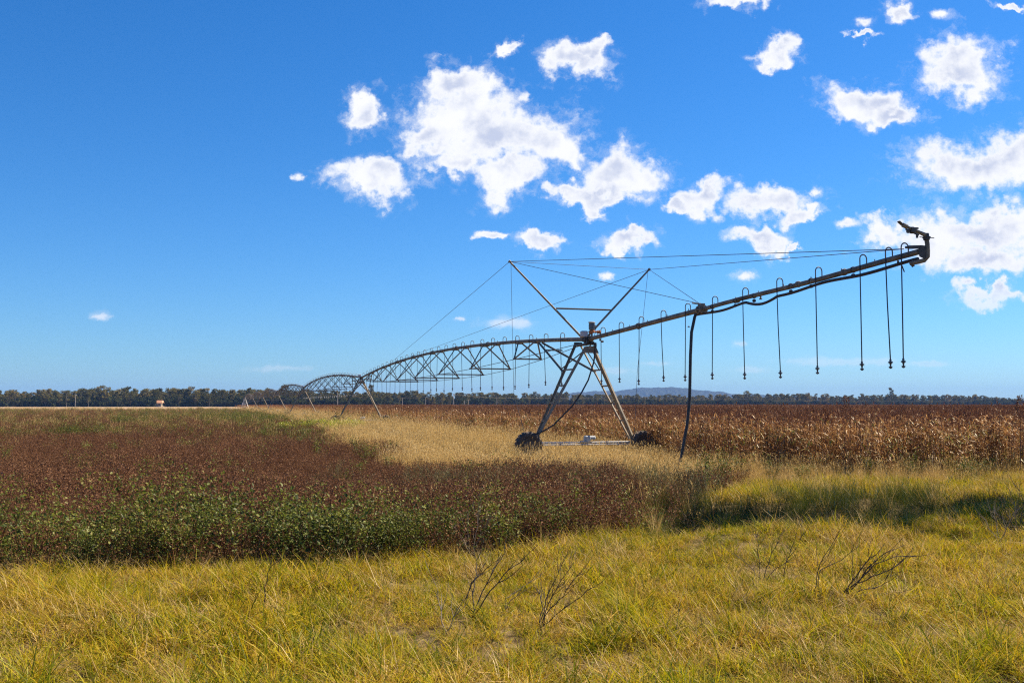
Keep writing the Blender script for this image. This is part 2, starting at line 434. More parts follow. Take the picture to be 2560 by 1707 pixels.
def tan_tuft(n, h, rad=0.16):
    mb = MB()
    blades(mb, n, rs, rad, h * .5, h, 0.003, 0.006, 0.22, 0.55, seg=3)
    for i in range(n // 5):          # fine seed heads
        a = rs.rand() * 6.28; q = rs.rand() * rad * 1.6; z = h * (.75 + .4 * rs.rand()); x, y = q * math.cos(a), q * math.sin(a)
        b = (x * 1.6, y * 1.6, z)
        mb.tube([(x * .4, y * .4, 0), b], [.0016, .001], 3, 0, False, .6)
        for k in range(4): leaf(mb, (b[0], b[1], z - k * .03), rs.rand() * 6.28, .9, .05, .012, 0, .75 + .25 * rs.rand())
    return mb.mesh('tan_tuft', [M_tan], False)
C_tan = proto_coll('dry_grass', [tan_tuft(42, 0.62), tan_tuft(38, 0.75), tan_tuft(46, 0.5, .2), tan_tuft(36, 0.85, .13)])
def plain_tuft(m, n, h, rad, lean, bend, w0=.003, w1=.006):
    mb = MB(); blades(mb, n, rs, rad, h * .45, h, w0, w1, lean, bend); return mb.mesh('tuft', [m], False)
C_dk = proto_coll('ditch_grass', [plain_tuft(M_dkgrass, 60, .6, .2, .25, .7), plain_tuft(M_dkgrass, 55, .75, .2, .25, .6), plain_tuft(M_dkgrass, 60, .5, .24, .35, .8), tan_tuft(14, 0.95, .1)])
def wisp(h):
    mb = MB()
    for i in range(26):
        a = rs.rand() * 6.28; le = .15 + rs.rand() * .5; L = h * (.55 + .5 * rs.rand())
        x0, y0 = rs.randn() * .1, rs.randn() * .1
        p1 = Vector((x0 + math.cos(a) * math.sin(le) * L * .5, y0 + math.sin(a) * math.sin(le) * L * .5, L * .5)); p2 = p1 + Vector((math.cos(a) * math.sin(le * 1.3) * L * .5, math.sin(a) * math.sin(le * 1.3) * L * .5, math.cos(le * 1.3) * L * .5))
        mb.tube([(x0, y0, 0), p1, p2], [.003, .002, .0012], 3, 0, False, rs.rand())
        for k in range(14):
            f = .3 + .7 * rs.rand(); c = p1.lerp(p2, (f - .5) * 2) if f > .5 else Vector((x0, y0, 0)).lerp(p1, f * 2)
            leaf(mb, c, rs.rand() * 6.28, .3 + rs.rand() * .8, .05 + rs.rand() * .06, .008, 0, rs.rand())
    return mb.mesh('wisp', [M_wisp], False)
C_wisp = proto_coll('grey_weeds', [wisp(.9), wisp(1.1), wisp(.75)])
def brown_plant(h, n, rad=.32):
    mb = MB()
    for i in range(14):
        a = rs.rand() * 6.28; q = rad * rs.rand(); x, y = q * math.cos(a), q * math.sin(a); L = h * (.7 + .45 * rs.rand())
        top = Vector((x + rs.randn() * .07, y + rs.randn() * .07, L))
        mb.tube([(x, y, 0), top], [.003, .0015], 3, 0, False, .35 + .6 * rs.rand())
        for k in range(n // 14):
            f = .25 + .78 * rs.rand() ** .8
            c = Vector((x, y, 0)).lerp(top, f) + Vector((rs.randn() * .05, rs.randn() * .05, rs.randn() * .02))
            leaf(mb, c, rs.rand() * 6.28, rs.randn() * .7, .016 + .028 * rs.rand(), .01 + .014 * rs.rand(), 0, rs.rand(), rs.randn())
    for k in range(2):
        a = rs.rand() * 6.28; mb.tube([(0, 0, 0), (math.cos(a) * .1, math.sin(a) * .1, h * .8), (math.cos(a) * .3, math.sin(a) * .3, h * 1.2)], [.003, .002, .001], 3, 0, False, .97)
    return mb.mesh('brown_plant', [M_brown], False)
C_brown = proto_coll('brown_crop', [brown_plant(.42, 420), brown_plant(.5, 400), brown_plant(.36, 440, .36), brown_plant(.46, 420)])
def weed_plant(h, n, rad=.3, m=None, big=1.0):
    mb = MB()
    for i in range(9):
        a = rs.rand() * 6.28; q = rad * rs.rand() * .6; x, y = q * math.cos(a), q * math.sin(a); L = h * (.65 + .5 * rs.rand())
        le = rs.rand() * .45
        top = Vector((x + math.cos(a) * le * L, y + math.sin(a) * le * L, L))
        mb.tube([(x, y, 0), top], [.004, .0015], 3, 1, False, rs.rand())
        for k in range(n // 9):
            f = .15 + .87 * rs.rand() ** .75
            c = Vector((x, y, 0)).lerp(top, f) + Vector((rs.randn() * .045, rs.randn() * .045, rs.randn() * .02))
            s_ = (.02 + .036 * rs.rand()) * big
            leaf(mb, c, rs.rand() * 6.28, .15 + rs.randn() * .5, s_, s_ * (.5 + .2 * rs.rand()), 0, rs.rand() * (.6 + .4 * f), rs.randn() * .5)
    return mb.mesh('weed', [m or M_weed, M_brown], False)
C_weed = proto_coll('green_weeds', [weed_plant(.6, 330), weed_plant(.72, 320), weed_plant(.5, 340, .36), weed_plant(.82, 340)])
C_lime = proto_coll('lime_weeds', [weed_plant(.45, 260, .35, M_lime, 1.5), weed_plant(.36, 240, .4, M_lime, 1.5)])
def sorghum(n, rad, h=1.48, seg=4):
    """a few stalks with arching dry leaves and a dark seed head each"""
    mb = MB()
    for i in range(n):
        a = rs.rand() * 6.28; q = rad * math.sqrt(rs.rand()); x, y = q * math.cos(a), q * math.sin(a)
        H = h * (.82 + .26 * rs.rand()); lx, ly = rs.randn() * .06, rs.randn() * .06
        base = Vector((x, y, 0)); top = Vector((x + lx, y + ly, H))
        mb.tube([base, top], [.009, .005], 4, 0, False, rs.rand() * .7)
        for k in range(13):
            f = .10 + .84 * (k + rs.rand() * .8) / 13; c = base.lerp(top, f)
            az = rs.rand() * 6.28; L = .3 + .32 * rs.rand(); w = .014 + .02 * rs.rand()
            green = rs.rand() < .10; tn = min(1, rs.rand() ** 1.2 * (1.12 - .45 * f)); el = 1.1 - rs.rand() * .7; dr = 1.6 + rs.rand() * 1.8
            vs = []; fs = []; p = c.copy(); sx, sy = -math.sin(az), math.cos(az)
            tw = rs.randn() * .5
            for j in range(seg + 1):
                g = j / seg; ww = w * (1 - g ** 1.6) * .5 + .002
                ux, uy, uz = sx * math.cos(tw * g), sy * math.cos(tw * g), math.sin(tw * g)
                vs += [p - Vector((ux, uy, uz)) * ww, p + Vector((ux, uy, uz)) * ww]
                ee = el - dr * g; p = p + Vector((math.cos(az) * math.cos(ee), math.sin(az) * math.cos(ee), math.sin(ee))) * (L / seg)
                if j: fs.append((2 * j - 2, 2 * j - 1, 2 * j + 1, 2 * j))
            mb.add(vs, fs, 2 if green else 0, tn)
        hd = .16 + .1 * rs.rand()            # loose seed head
        for k in range(16):
            f = k / 16; c = top + Vector((lx * .5 * f, ly * .5 * f, hd * f - .03))
            az = rs.rand() * 6.28; leaf(mb, c, az, .7 + rs.rand() * .5, .05 * (1.15 - f) + .02, .022, 1, rs.rand(), rs.randn())
    return mb.mesh('sorghum', [M_sorg, M_sorgh, M_sorgg], False)
C_sorg = proto_coll('sorghum', [sorghum(7, .38), sorghum(7, .4), sorghum(8, .42), sorghum(6, .36), sorghum(7, .4, 1.62), sorghum(6, .3, 1.4)])

# --- where each grows
def m_tan_strip(x, y):
    s, t = pipe_st(x, y); w = 0.9 * vnoise(x, y, .35, 21)
    left = np.interp(s, [-30, -12, -8, 15, 60, 400], [-3.6, -5.2, -7.8, -7.0, -4.8, -4.2])
    return (t > left + w) & (t < 2.9 + .4 * w) & (y > front(x) + np.where(x < 1.5, 3.8, 1.8) + w * .8)
def m_sorg(x, y):
    s, t = pipe_st(x, y)
    return (t > 2.3 + .35 * vnoise(x, y, .6, 22)) & (y > 26.9 + .7 * vnoise(x, y, .5, 23) - .12 * np.clip(x - 10, 0, 30)) & (y < 560)
def m_grass(x, y): return (((x - 3.5) / .75) ** 2 + ((y - 6.7) / .42) ** 2 > 1) & (y < front(x) + .25 * vnoise(x, y, 1.2, 24)) & ~((ditch_w(x) > .5) & (np.abs(y - ditch_line(x) - 2.2) < 2.0))
def m_head(x, y):   # headland of drier grass in front of the sorghum
    return np.where((x > 2.6) & (y < 28.2) & (y > np.where(x < 5, 20.5, 24.2)), .3 + .7 * sstep(24, 26.5, y), 0)
def m_left(x, y): return (y > front(x)) & ~m_tan_strip(x, y) & ~m_sorg(x, y) & (pipe_st(x, y)[1] < 0)

def do(name, coll, nk, dens, mask, d0, d1, seed, smin, smax, label, cat, weights=None, grow=None, tilt=.12, dz=0.0):
    p, r = region(dens, mask, d0, d1, seed)
    n = len(p)
    sc = smin + (smax - smin) * r.rand(n)
    if grow is not None: sc = sc * grow(p[:, 0], p[:, 1])
    idx = r.choice(nk, n, p=weights) if weights else r.randint(0, nk, n)
    p[:, 2] -= dz
    print(name, n)
    return scatter(name, p, rots(n, r, tilt), sc, idx, coll, label, cat)

far = lambda k, d0=22.: (lambda x, y: 1 + k * np.clip((y - d0) / d0, 0, 2.6))
gvar = lambda x, y: np.clip(.95 + .30 * vnoise(x, y, 2.6, 31) + .12 * vnoise(x, y, .6, 32), .62, 1.6)
do('grass', C_grass, 8, lambda D: 46 if D < 13 else 46 * (13 / D) ** .8, m_grass, 5.0, 29, 101, .75, 1.15, 'knee-low yellow green grass across the near verge', 'grass',
   [.17, .14, .16, .12, .13, .10, .10, .08], gvar, .2)
def tussock(h, n):
    mb = MB(); blades(mb, n, rs, .12, h * .5, h, .004, .009, .45, 1.7, seg=5, tone=lambda r: r.rand() * .62)
    blades(mb, n // 6, rs, .12, h * .6, h * 1.1, .003, .006, .5, 1.5, seg=4, tone=lambda r: .8 + .2 * r.rand())
    return mb.mesh('tussock', [M_grass], False)
C_tus = proto_coll('tussock_grass', [tussock(.5, 120), tussock(.42, 110), tussock(.58, 100)])
def m_tus(x, y):
    z = np.zeros_like(x)
    for px, py, rx, ry in ((2510, 1640, .5, .35), (2360, 1600, .7, .5), (2200, 1640, .6, .3), (720, 1690, .6, .3), (560, 1695, .5, .3), (930, 1700, .5, .3), (300, 1465, .9, .7), (150, 1440, .6, .5), (1580, 1480, .5, .5), (1400, 1700, .4, .2), (1180, 1690, .4, .2), (60, 1640, .4, .4), (1650, 1300, .8, .5), (900, 1600, .4, .4), (1750, 1690, .6, .25)):
        D = (CAM_H - .2) * F_PX / (py - 1010); X = (px - 1280) / F_PX * D
        z = np.maximum(z, np.exp(-((x - X) / rx) ** 2 - ((y - D) / ry) ** 2))
    return z
do('tussock_grass', C_tus, 3, lambda D: 13, m_tus, 5.2, 16, 120, .7, 1.1, 'thicker green arching tussocks in the near verge', 'grass')
do('dry_grass', C_tan, 4, lambda D: 19 * min(1, (28 / D) ** 1.6), lambda x, y: np.maximum(m_tan_strip(x, y) * 1.0, m_head(x, y) * np.clip(.75 + .4 * vnoise(x, y, .5, 40), 0, 1)), 17, 330, 102, .75, 1.1, 'pale dry tan grass along the machine track', 'dry grass', None, lambda x, y: far(.22, 34)(x, y) * np.where(x > 4.5, .62, np.where(y < 44, .80, .88)))
do('ditch_grass', C_dk, 4, lambda D: 26, lambda x, y: ((ditch_w(x) > .3) & (np.abs(y - ditch_line(x) - 2.4) < 2.1 + .5 * vnoise(x, y, .8, 41))) * .95, 12, 24, 103, .75, 1.15, 'tall green grass in the shallow ditch, coloured dark to imitate shade', 'grass', [.34, .27, .31, .08])
def m_wisp(x, y):
    s, t = pipe_st(x, y)
    g = np.exp(-(((x - .9) / 3.0) ** 2 + ((y - 20.6) / 2.2) ** 2)) * 1.1
    return np.clip(g * (.7 + .5 * vnoise(x, y, .9, 42)), 0, 1) * (y > front(x))
do('grey_weeds', C_wisp, 3, lambda D: 7, m_wisp, 13, 28, 104, .5, .85, 'wispy grey green weeds between the ditch and the wheels', 'weeds')
def m_weedband(x, y):
    d = y - front(x)
    band = .85 * np.clip(1.15 - d / (2.9 + 1.0 * vnoise(x, y, .6, 43)), 0, 1) * (d > -.25) * (1 - .85 * sstep(-.5, 1.5, x))
    pat = (sstep(.78, 1.25, vnoise(x, y, .42, 44)) * .75 + .03) * (d > 0)
    fary = sstep(38, 60, y) * np.clip(.16 + .45 * vnoise(x, y, .16, 45), 0, 1)
    mound = np.exp(-(((x + 26) / 11) ** 2 + ((y - 100) / 16) ** 2)) * .9
    s, t = pipe_st(x, y)
    return np.clip(np.maximum(np.maximum(band, pat * m_left(x, y)), np.maximum(fary, mound) * m_left(x, y)), 0, 1)
do('green_weeds', C_weed, 4, lambda D: 11 * min(1, (16 / D) ** 1.25), m_weedband, 9.8, 300, 105, .7, 1.12, 'leafy dark green weeds bordering and dotting the brown crop', 'weeds', None, lambda x, y: far(.13)(x, y) * (1 + .2 * vnoise(x, y, .7, 52)))
do('brown_crop', C_brown, 4, lambda D: 12 * min(1, (16 / D) ** 1.2), lambda x, y: m_left(x, y) * np.where(y < front(x) + 1.6,   .55, 1.0) * (1 - .55 * sstep(.8, 1.2, vnoise(x, y, .42, 44))) * np.where(y > 62, np.clip(.7 - .35 * vnoise(x, y, .16, 45), .12, 1), 1), 10.5, 260, 106, .8, 1.15, 'dead reddish brown crop covering the near field', 'crop', None, lambda x, y: far(.10)(x, y) * (1 + .22 * vnoise(x, y, .8, 51)))
do('sparse_tan_tufts', C_tan, 4, lambda D: 2.0 * min(1, (20 / D) ** 1.0), lambda x, y: m_left(x, y) * np.clip(.06 + 1.2 * sstep(34, 80, y) + .25 * vnoise(x, y, .3, 46), 0, 1), 13, 420, 107, .6, .95, 'loose straw tufts scattered through the brown crop', 'dry grass', None, far(.12))
do('lime_weeds', C_lime, 2, lambda D: 9, lambda x, y: np.exp(-np.maximum(((x + 13.6) / 2.0) ** 4, 0) - ((y - 72) / 6.) ** 4) * .9, 55, 95, 108, 1.15, 1.6, 'bright lime yellow weed patch left of the second wheel', 'weeds')
do('sorghum_crop', C_sorg, 6, lambda D: 3.0 * min(1, (30 / D) ** 1.35), lambda x, y: m_sorg(x, y) * 1.0, 23, 560, 109, .9, 1.08, 'tall dry reddish brown sorghum stand across the field', 'crop', None, lambda x, y: 1 + .0 * x, .05)

# ------------------------------------------------------------------ the irrigator
# local frame of the machine: x across the pipe, y along it (away from the camera), z up
SPAN, ZP = 53.1, 4.15
irr = empty('irrigator', (T1[0], T1[1], 0), R(17))
tag(irr, 'long rusty centre pivot irrigator with wheeled towers standing between the two crops', 'irrigator')
def span_z(s): u = (s % SPAN) / SPAN; return ZP + 0.77 * 4 * u * (1 - u)
def over_z(s): return ZP + 0.034 * (-s)

def make_span_parts():
    sp = empty('span', (0, 0, 0), 0, irr)
    mb = MB(); n = 30
    ys = [0.12 + (SPAN - 0.24) * i / n for i in range(n + 1)]
    mb.tube([(0, y, span_z(y)) for y in ys], 0.076, 12)
    for y in (13.0, 19.2, 25.0, 30.6, 36.3, 42.0):                     # flanged joints
        mb.lathe([(.10, -.035), (.115, -.03), (.115, .03), (.10, .035)], (0, y, span_z(y)), (0, 1, 0), 14)
    rs_ = random.Random(3)
    for i in range(18):                                                # plugged outlets on top
        y = 2.9 + i * 2.82; mb.tube([(0, y, span_z(y) + .06), (0, y, span_z(y) + .125)], .013, 6)
    mb.build('span_pipe', M_pipe, sp)
    st = [6.9 + 5.65 * k for k in range(8)]
    hw = [.60, .98, 1.22, 1.32, 1.32, 1.22, .98, .60]
    zz = [3.73, 3.52, 3.41, 3.37, 3.37, 3.41, 3.52, 3.73]
    for k in range(8):
        mb = MB(); y, w, z = st[k], hw[k], zz[k]
        for sx in (-1, 1):
            for dy in (-1.12, 1.12):
                mb.angle((sx * .07, y + dy, span_z(y + dy) - .06), (sx * w, y, z), .045, .008, (0, dy, -.2))
        mb.angle((-w - .04, y, z), (w + .04, y, z), .05, .009, (0, 0, -1))
        for dy in (-1.12, 1.12):
            zc = span_z(y + dy); mb.box((0, y + dy, zc - .09), (.24, .30, .035)); mb.box((0, y + dy, zc - .04), (.165, .10, .09))
        mb.build('truss_brace', M_steel, sp, smooth=False)
    for sx in (-1, 1):
        mb = MB()
        pts = [(sx * .1, .5, ZP - .12)] + [(sx * hw[k], st[k], zz[k]) for k in range(8)] + [(sx * .1, SPAN - .5, ZP - .12)]
        mb.tube(pts, .0125, 6); mb.build('truss_rod', M_wire, sp)
    for e in (0, 1):                                                   # stiff braces down to the tower legs
        f = lambda y: y if e == 0 else SPAN - y
        mb = MB(); y0 = 5.3
        for sx in (-1, 1):
            mb.angle((sx * .06, f(y0), span_z(f(y0)) - .1), (sx * .61, (.93 if e == 0 else SPAN - .01), 3.02), .055, .009, (0, 0, -1))
        mb.angle((-.34, f(3.6), 3.93), (.34, f(3.6), 3.93), .045, .009, (0, 0, -1))
        mb.build('tower_brace', M_steel, sp, smooth=False)
    return sp

def make_dropper(sp_parent, y, ztop, zbot, pr, rnd, detail, nozzle_mat):
    """gooseneck over the pipe, hanging hose and spray nozzle"""
    x = -0.075 - .085; zt = ztop + pr
    arc = [(0, y, zt - .03), (0, y, zt + .09)] + [(-.08 + .08 * math.cos(a), y, zt + .09 + .085 * math.sin(a)) for a in [PI * i / 8 for i in range(1, 9)]] + [(x, y, zt - .06)]
    sway = rnd.uniform(-.05, .05); sw2 = rnd.uniform(-.06, .06)
    hose = [(x, y, zt - .05), (x + sway * .3, y + sw2 * .3, ztop - (ztop - zbot) * .4), (x + sway, y + sw2, zbot + .17)]
    e = Vector(hose[-1])
    noz = [(.012, .02), (.022, 0), (.022, -.03), (.045, -.035), (.048, -.055), (.022, -.07), (.016, -.10), (.014, -.125), (.036, -.128), (.034, -.15), (.012, -.17)]
    if detail:
        d = empty('dropper', (0, 0, 0), 0, sp_parent)
        m1 = MB(); m1.tube(arc, .0135, 6); m1.build('gooseneck', M_steel, d)
        m2 = MB(); m2.tube(hose, .0125, 6); m2.tube([hose[0], (x, y, zt - .12)], .019, 6); m2.build('hose', M_hose, d)
        m3 = MB(); m3.lathe(noz, e, (0, 0, 1), 10); m3.build('nozzle', nozzle_mat, d)
        return d
    return arc, hose, e, noz

rnd = random.Random(5)
span0 = make_span_parts()
for k in range(1, 6):
    c = copy_tree(span0, irr); c.location = (0, SPAN * k, 0)

drop_s = [-1.53 - 1.535 * i for i in range(10)] + [-16.14, -16.6]
for s in drop_s:
    make_dropper(irr, s, over_z(s), 2.52 + rnd.uniform(-.05, .06), .07 if s > -8.3 else .056, rnd, True, M_nozzle)
for i in range(27):
    s = 2.43 + 1.88 * i
    make_dropper(irr, s, span_z(s), 2.56 + rnd.uniform(-.05, .06), .076, rnd, True, M_nozzle)
for i in range(27):                                                    # second span: too small to show their parts
    s = SPAN + 2.43 + 1.88 * i
    arc, hose, e, noz = make_dropper(irr, s, span_z(s), 2.56 + rnd.uniform(-.05, .05), .076, rnd, False, None)
    m = MB(); m.tube(arc, .0135, 5, 0); m.tube(hose, .0125, 5, 1); m.lathe(noz, e, (0, 0, 1), 8, 2)
    m.build('dropper', [M_steel, M_hose, M_white], irr)  # white nozzle colour imitates sun catching them
m = MB()
for k in range(2, 6):
    for i in range(27):
        s = SPAN * k + 2.43 + 1.88 * i
        arc, hose, e, noz = make_dropper(irr, s, span_z(s), 2.56 + rnd.uniform(-.05, .05), .076, rnd, False, None)
        m.tube(arc, .0135, 5, 0); m.tube(hose, .0125, 5, 1); m.lathe(noz, e, (0, 0, 1), 6, 2)
tag(m.build('distant_droppers', [M_steel, M_hose, M_nozzle], irr), kind='stuff')

# --- a tower
TS = 0.5
def make_tower():
    tw = empty('tower', (0, 0, 0), 0, irr)
    for sx in (-1, 1):
        far_ = ((sx * .10, 1.10, 4.04), (sx * 1.80, TS + .13, .66))
        near = ((sx * .16, -.12, 3.86), (sx * 1.86, TS - .16, .64))
        m = MB(); m.angle(near[0], near[1], .10, .012, (sx, -1, 0)); m.build('leg', M_steel, tw, smooth=False)
        m = MB(); m.angle(far_[0], far_[1], .07, .010, (sx, 1, 0)); m.build('leg', M_steel, tw, smooth=False)
        for z in (3.08, 2.52, 1.92, 1.30):
            def on(l):
                a, b = Vector(l[0]), Vector(l[1]); f = (a.z - z) / (a.z - b.z); return a.lerp(b, f)
            m = MB(); m.angle(on(near), on(far_), .045, .008, (0, 0, -1)); m.build('rung', M_steel, tw, smooth=False)
    m = MB(); m.angle((-.75, .85, 3.1), (.12, .1, 3.95), .04, .008, (0, -1, 0)); m.angle((.75, .85, 3.1), (-.05, .3, 3.9), .035, .008, (0, 1, 0)); m.build('cross_brace', M_dark, tw, smooth=False)
    m = MB(); m.add([(-.30, -.2, 3.66), (.30, -.2, 3.66), (.19, -.2, 3.90), (-.19, -.2, 3.90), (-.30, -.185, 3.66), (.30, -.185, 3.66), (.19, -.185, 3.90), (-.19, -.185, 3.90)],
                    [(0, 1, 2, 3), (7, 6, 5, 4), (0, 4, 5, 1), (2, 6, 7, 3), (1, 5, 6, 2), (0, 3, 7, 4)])
    m.build('head_plate', M_steel, tw, smooth=False)
    m = MB()
    m.box((0, .5, 3.99), (.30, 1.3, .05)); m.box((0, -.05, 4.0), (.34, .16, .10)); m.box((0, 1.05, 4.03), (.26, .14, .14))
    m.lathe([(.10, -.12), (.125, -.11), (.125, .11), (.10, .12)], (0, .15, ZP), (0, 1, 0), 14)
    for a in range(10): m.box((.118 * math.cos(a * .628), .29, ZP + .118 * math.sin(a * .628)), (.03, .05, .03))
    m.lathe([(.10, -.03), (.118, -.03), (.118, .03), (.10, .03)], (0, -.12, ZP), (0, 1, 0), 14)
    m.build('pipe_joint', M_dark, tw, smooth=False)
    m = MB(); m.box((0, TS, .565), (3.75, .13, .055), bev=.012); m.box((0, TS + .05, .50), (3.75, .012, .09)); m.build('base_beam', M_galv, tw, smooth=False)
    m = MB(); m.tube([(-1.8, TS - .24, .50), (1.8, TS - .24, .50)], .022, 8); m.lathe([(.04, -.1), (.045, 0), (.04, .1)], (-.5, TS - .24, .50), (1, 0, 0), 8); m.build('drive_shaft', M_galv, tw)
    m = MB(); m.box((.08, TS - .1, .70), (.20, .20, .20), bev=.03); m.lathe([(.075, 0), (.08, .02), (.08, .20), (.05, .23)], (.16, TS - .1, .72), (1, 0, 0), 12); m.box((0, TS - .1, .6), (.26, .3, .04)); m.build('drive_motor', M_cap, tw, smooth=False)
    for sx in (-1, 1):
        m = MB()
        R_, W = .485, .14
        m.lathe([(R_ * .56, -W * .8), (R_ * .62, -W * .98), (R_ * .80, -W * 1.05), (R_ * .91, -W * .92), (R_ * .955, -W * .6), (R_ * .965, 0), (R_ * .955, W * .6), (R_ * .91, W * .92), (R_ * .80, W * 1.05), (R_ * .62, W * .98), (R_ * .56, W * .8)], (0, 0, 0), (0, 1, 0), 36, 0)
        for k in range(18):
            for side in (-1, 1):
                a = 2 * PI * (k + (0 if side < 0 else .5)) / 18
                ux = Vector((math.cos(a), 0, math.sin(a))); tx = Vector((-math.sin(a), 0, math.cos(a)))
                ln = (Vector((0, side, 0)) * .8 + tx * .6 ).normalized()
                M3 = Matrix((ln, ux, ln.cross(ux))).transposed()
                m.box(ux * (R_ * .972) + Vector((0, side * W * .44, 0)) + tx * .01, (W * .92, .024, .042), M3, 2)
        m.lathe([(.02, -.118), (R_ * .42, -.118), (R_ * .50, -.135), (R_ * .56, -.135), (R_ * .585, -.10), (R_ * .585, .10), (R_ * .56, .135), (R_ * .50, .135), (R_ * .42, .118), (.02, .118)], (0, 0, 0), (0, 1, 0), 24, 1)
        m.lathe([(.07, -.17), (.09, -.15), (.09, .15), (.07, .17)], (0, 0, 0), (0, 1, 0), 12, 1)
        m.build('wheel', [M_tyre, M_dark, M_lug], tw, (sx * 2.13, TS - .28, .485), smooth=False)
        m = MB(); m.lathe([(.11, -.12), (.14, -.09), (.14, .09), (.11, .12)], (sx * 1.93, TS - .22, .50), (1, 0, 0), 12); m.tube([(sx * 2.02, TS - .22, .49), (sx * 2.13, TS - .22, .49)], .04, 8); m.build('wheel_gearbox', M_dark, tw)
    m = MB(); m.box((-.17, .0, 4.33), (.22, .20, .21), bev=.022); m.build('control_box', M_box, tw, smooth=False)
    return tw
tower = make_tower()
for k in range(1, 6):
    c = copy_tree(tower, irr); c.location = (0, SPAN * k, 0)

# --- booster pump on the end tower
pump = empty('booster_pump', (.10, -.05, 0), 0, irr)
m = MB(); m.tube([(0, 0, 4.2), (0, 0, 4.38)], .035, 10); m.build('riser', M_steel, pump)
m = MB(); m.lathe([(.05, 0), (.115, .01), (.125, .04), (.115, .075), (.07, .09), (.075, .11)], (0, 0, 4.36), (0, 0, 1), 18)
m.tube([(.08, -.02, 4.405), (.22, -.02, 4.405)], .035, 10); m.lathe([(.055, -.02), (.055, .02)], (.21, -.02, 4.405), (1, 0, 0), 10)
m.lathe([(.045, -.05), (.06, -.03), (.06, .03), (.045, .05)], (.265, -.02, 4.40), (0, 0, 1), 12); m.box((.27, -.02, 4.455), (.04, .09, .02))
m.build('pump_casing', M_orange, pump)
m = MB(); m.lathe([(.085, 0), (.10, .012), (.10, .22), (.092, .24)], (0, 0, 4.465), (0, 0, 1), 20)
for a in range(12): m.box((.102 * math.cos(a * .5236), .102 * math.sin(a * .5236), 4.585), (.012, .012, .18), Matrix.Rotation(a * .5236, 3, 'Z'))
m.box((.09, -.02, 4.60), (.07, .09, .11), bev=.015); m.build('motor', M_greymotor, pump)
m = MB(); m.lathe([(.10, 0), (.122, .015), (.122, .045), (.07, .062)], (0, 0, 4.70), (.06, 0, 1), 20); m.build('motor_cap', M_cap, pump)
m = MB(); m.tube([(.29, -.02, 4.36), (.33, -.03, 4.28), (.34, -.05, 4.23)], .02, 8); m.tube([(.11, -.05, 4.58), (.13, -.06, 4.40), (.04, -.08, 4.25)], .009, 6); m.build('outlet_hose', M_hose, pump)
m = MB()
for i, (a, b) in enumerate([((-.25, -.1, 4.2), (.05, -.2, 3.98)), ((-.1, -.12, 4.22), (.15, -.2, 4.0)), ((.0, .2, 4.25), (.1, -.2, 3.9)), ((-.2, .1, 4.22), (-.12, -.1, 3.95)), ((.05, -.16, 4.2), (-.18, -.2, 3.92))]):
    a, b = Vector(a), Vector(b); m.tube([a, (a + b) / 2 + Vector((.05 * (-1) ** i, -.05, .06)), b], .012, 6)
m.box((.05, -.22, 4.02), (.12, .08, .1), bev=.015); m.box((-.12, -.2, 4.05), (.08, .08, .12), bev=.01)
m.build('wiring', M_hose, irr)
m = MB(); m.tube([(.0, -1.05, 4.1), (.0, -1.05, 4.03)], .03, 8); m.lathe([(.035, 0), (.035, .09)], (.03, -1.05, 4.01), (1, 0, 0), 8); m.build('drain_valve', M_nozzle, irr)
m = MB()
pts = [(.15, -.25, 4.0), (.14, -.25, 3.7), (.10, -.22, 3.35), (-.08, -.15, 2.73), (-.32, -.1, 2.28), (-.62, 0, 1.83), (-1.27, .1, 1.18), (-1.62, .15, .98), (-1.92, .2, .86)]
m.tube(pts, .028, 8); m.lathe([(.045, 0), (.05, .08), (.04, .16)], (.15, -.25, 3.86), (0, 0, 1), 10); m.build('hanging_hose', M_hose, irr)

# --- overhang beyond the end tower
m = MB()
pt = [(0, -.15 - 8.15 * i / 8, over_z(-.15 - 8.15 * i / 8)) for i in range(9)]
m.tube(pt, .073, 12)
for y in (-.25, -4.2): m.lathe([(.09, -.03), (.10, -.03), (.10, .03), (.09, .03)], (0, y, over_z(y)), (0, 1, 0), 14)
for i in range(6): y = -.8 - i * 1.35; m.tube([(0, y, over_z(y) + .06), (0, y, over_z(y) + .115)], .012, 6)
m.build('overhang_pipe', M_pipe, irr)
m = MB()
pt = [(0, -8.3 - 8.6 * i / 8, over_z(-8.3 - 8.6 * i / 8) + .015 * math.sin(i)) for i in range(9)]
m.tube(pt, .056, 12)
for y in (-10.2, -12.9, -14.6): m.lathe([(.065, -.04), (.072, -.03), (.072, .03), (.065, .04)], (0, y, over_z(y)), (0, 1, 0), 12)
for i in range(7): y = -9 - i * 1.1; m.tube([(0, y, over_z(y) + .05), (0, y, over_z(y) + .095)], .01, 6)
for y in (-11.3, -16.3): m.tube([(0, y, over_z(y) - .05), (0, y, over_z(y) - .11)], .022, 8); m.lathe([(.04, 0), (.04, .02)], (0, y, over_z(y) - .13), (0, 0, 1), 8)
m.build('overhang_pipe', M_pipe, irr)
m = MB(); zj = over_z(-8.3)
for y in (-8.2, -8.4): m.lathe([(.08, -.03), (.125, -.025), (.125, .025), (.08, .03)], (0, y, zj), (0, 1, 0), 14)
m.box((0, -8.3, zj + .13), (.10, .22, .06)); m.tube([(-.12, -8.0, zj + .2), (0, -8.3, zj + .14), (.12, -8.0, zj + .2)], .018, 6)
for a in range(8): m.box((.105 * math.cos(a * .785), -8.3, zj + .105 * math.sin(a * .785)), (.025, .30, .025))
m.build('pipe_joint', M_steel, irr, smooth=False)
m = MB(); pts = []
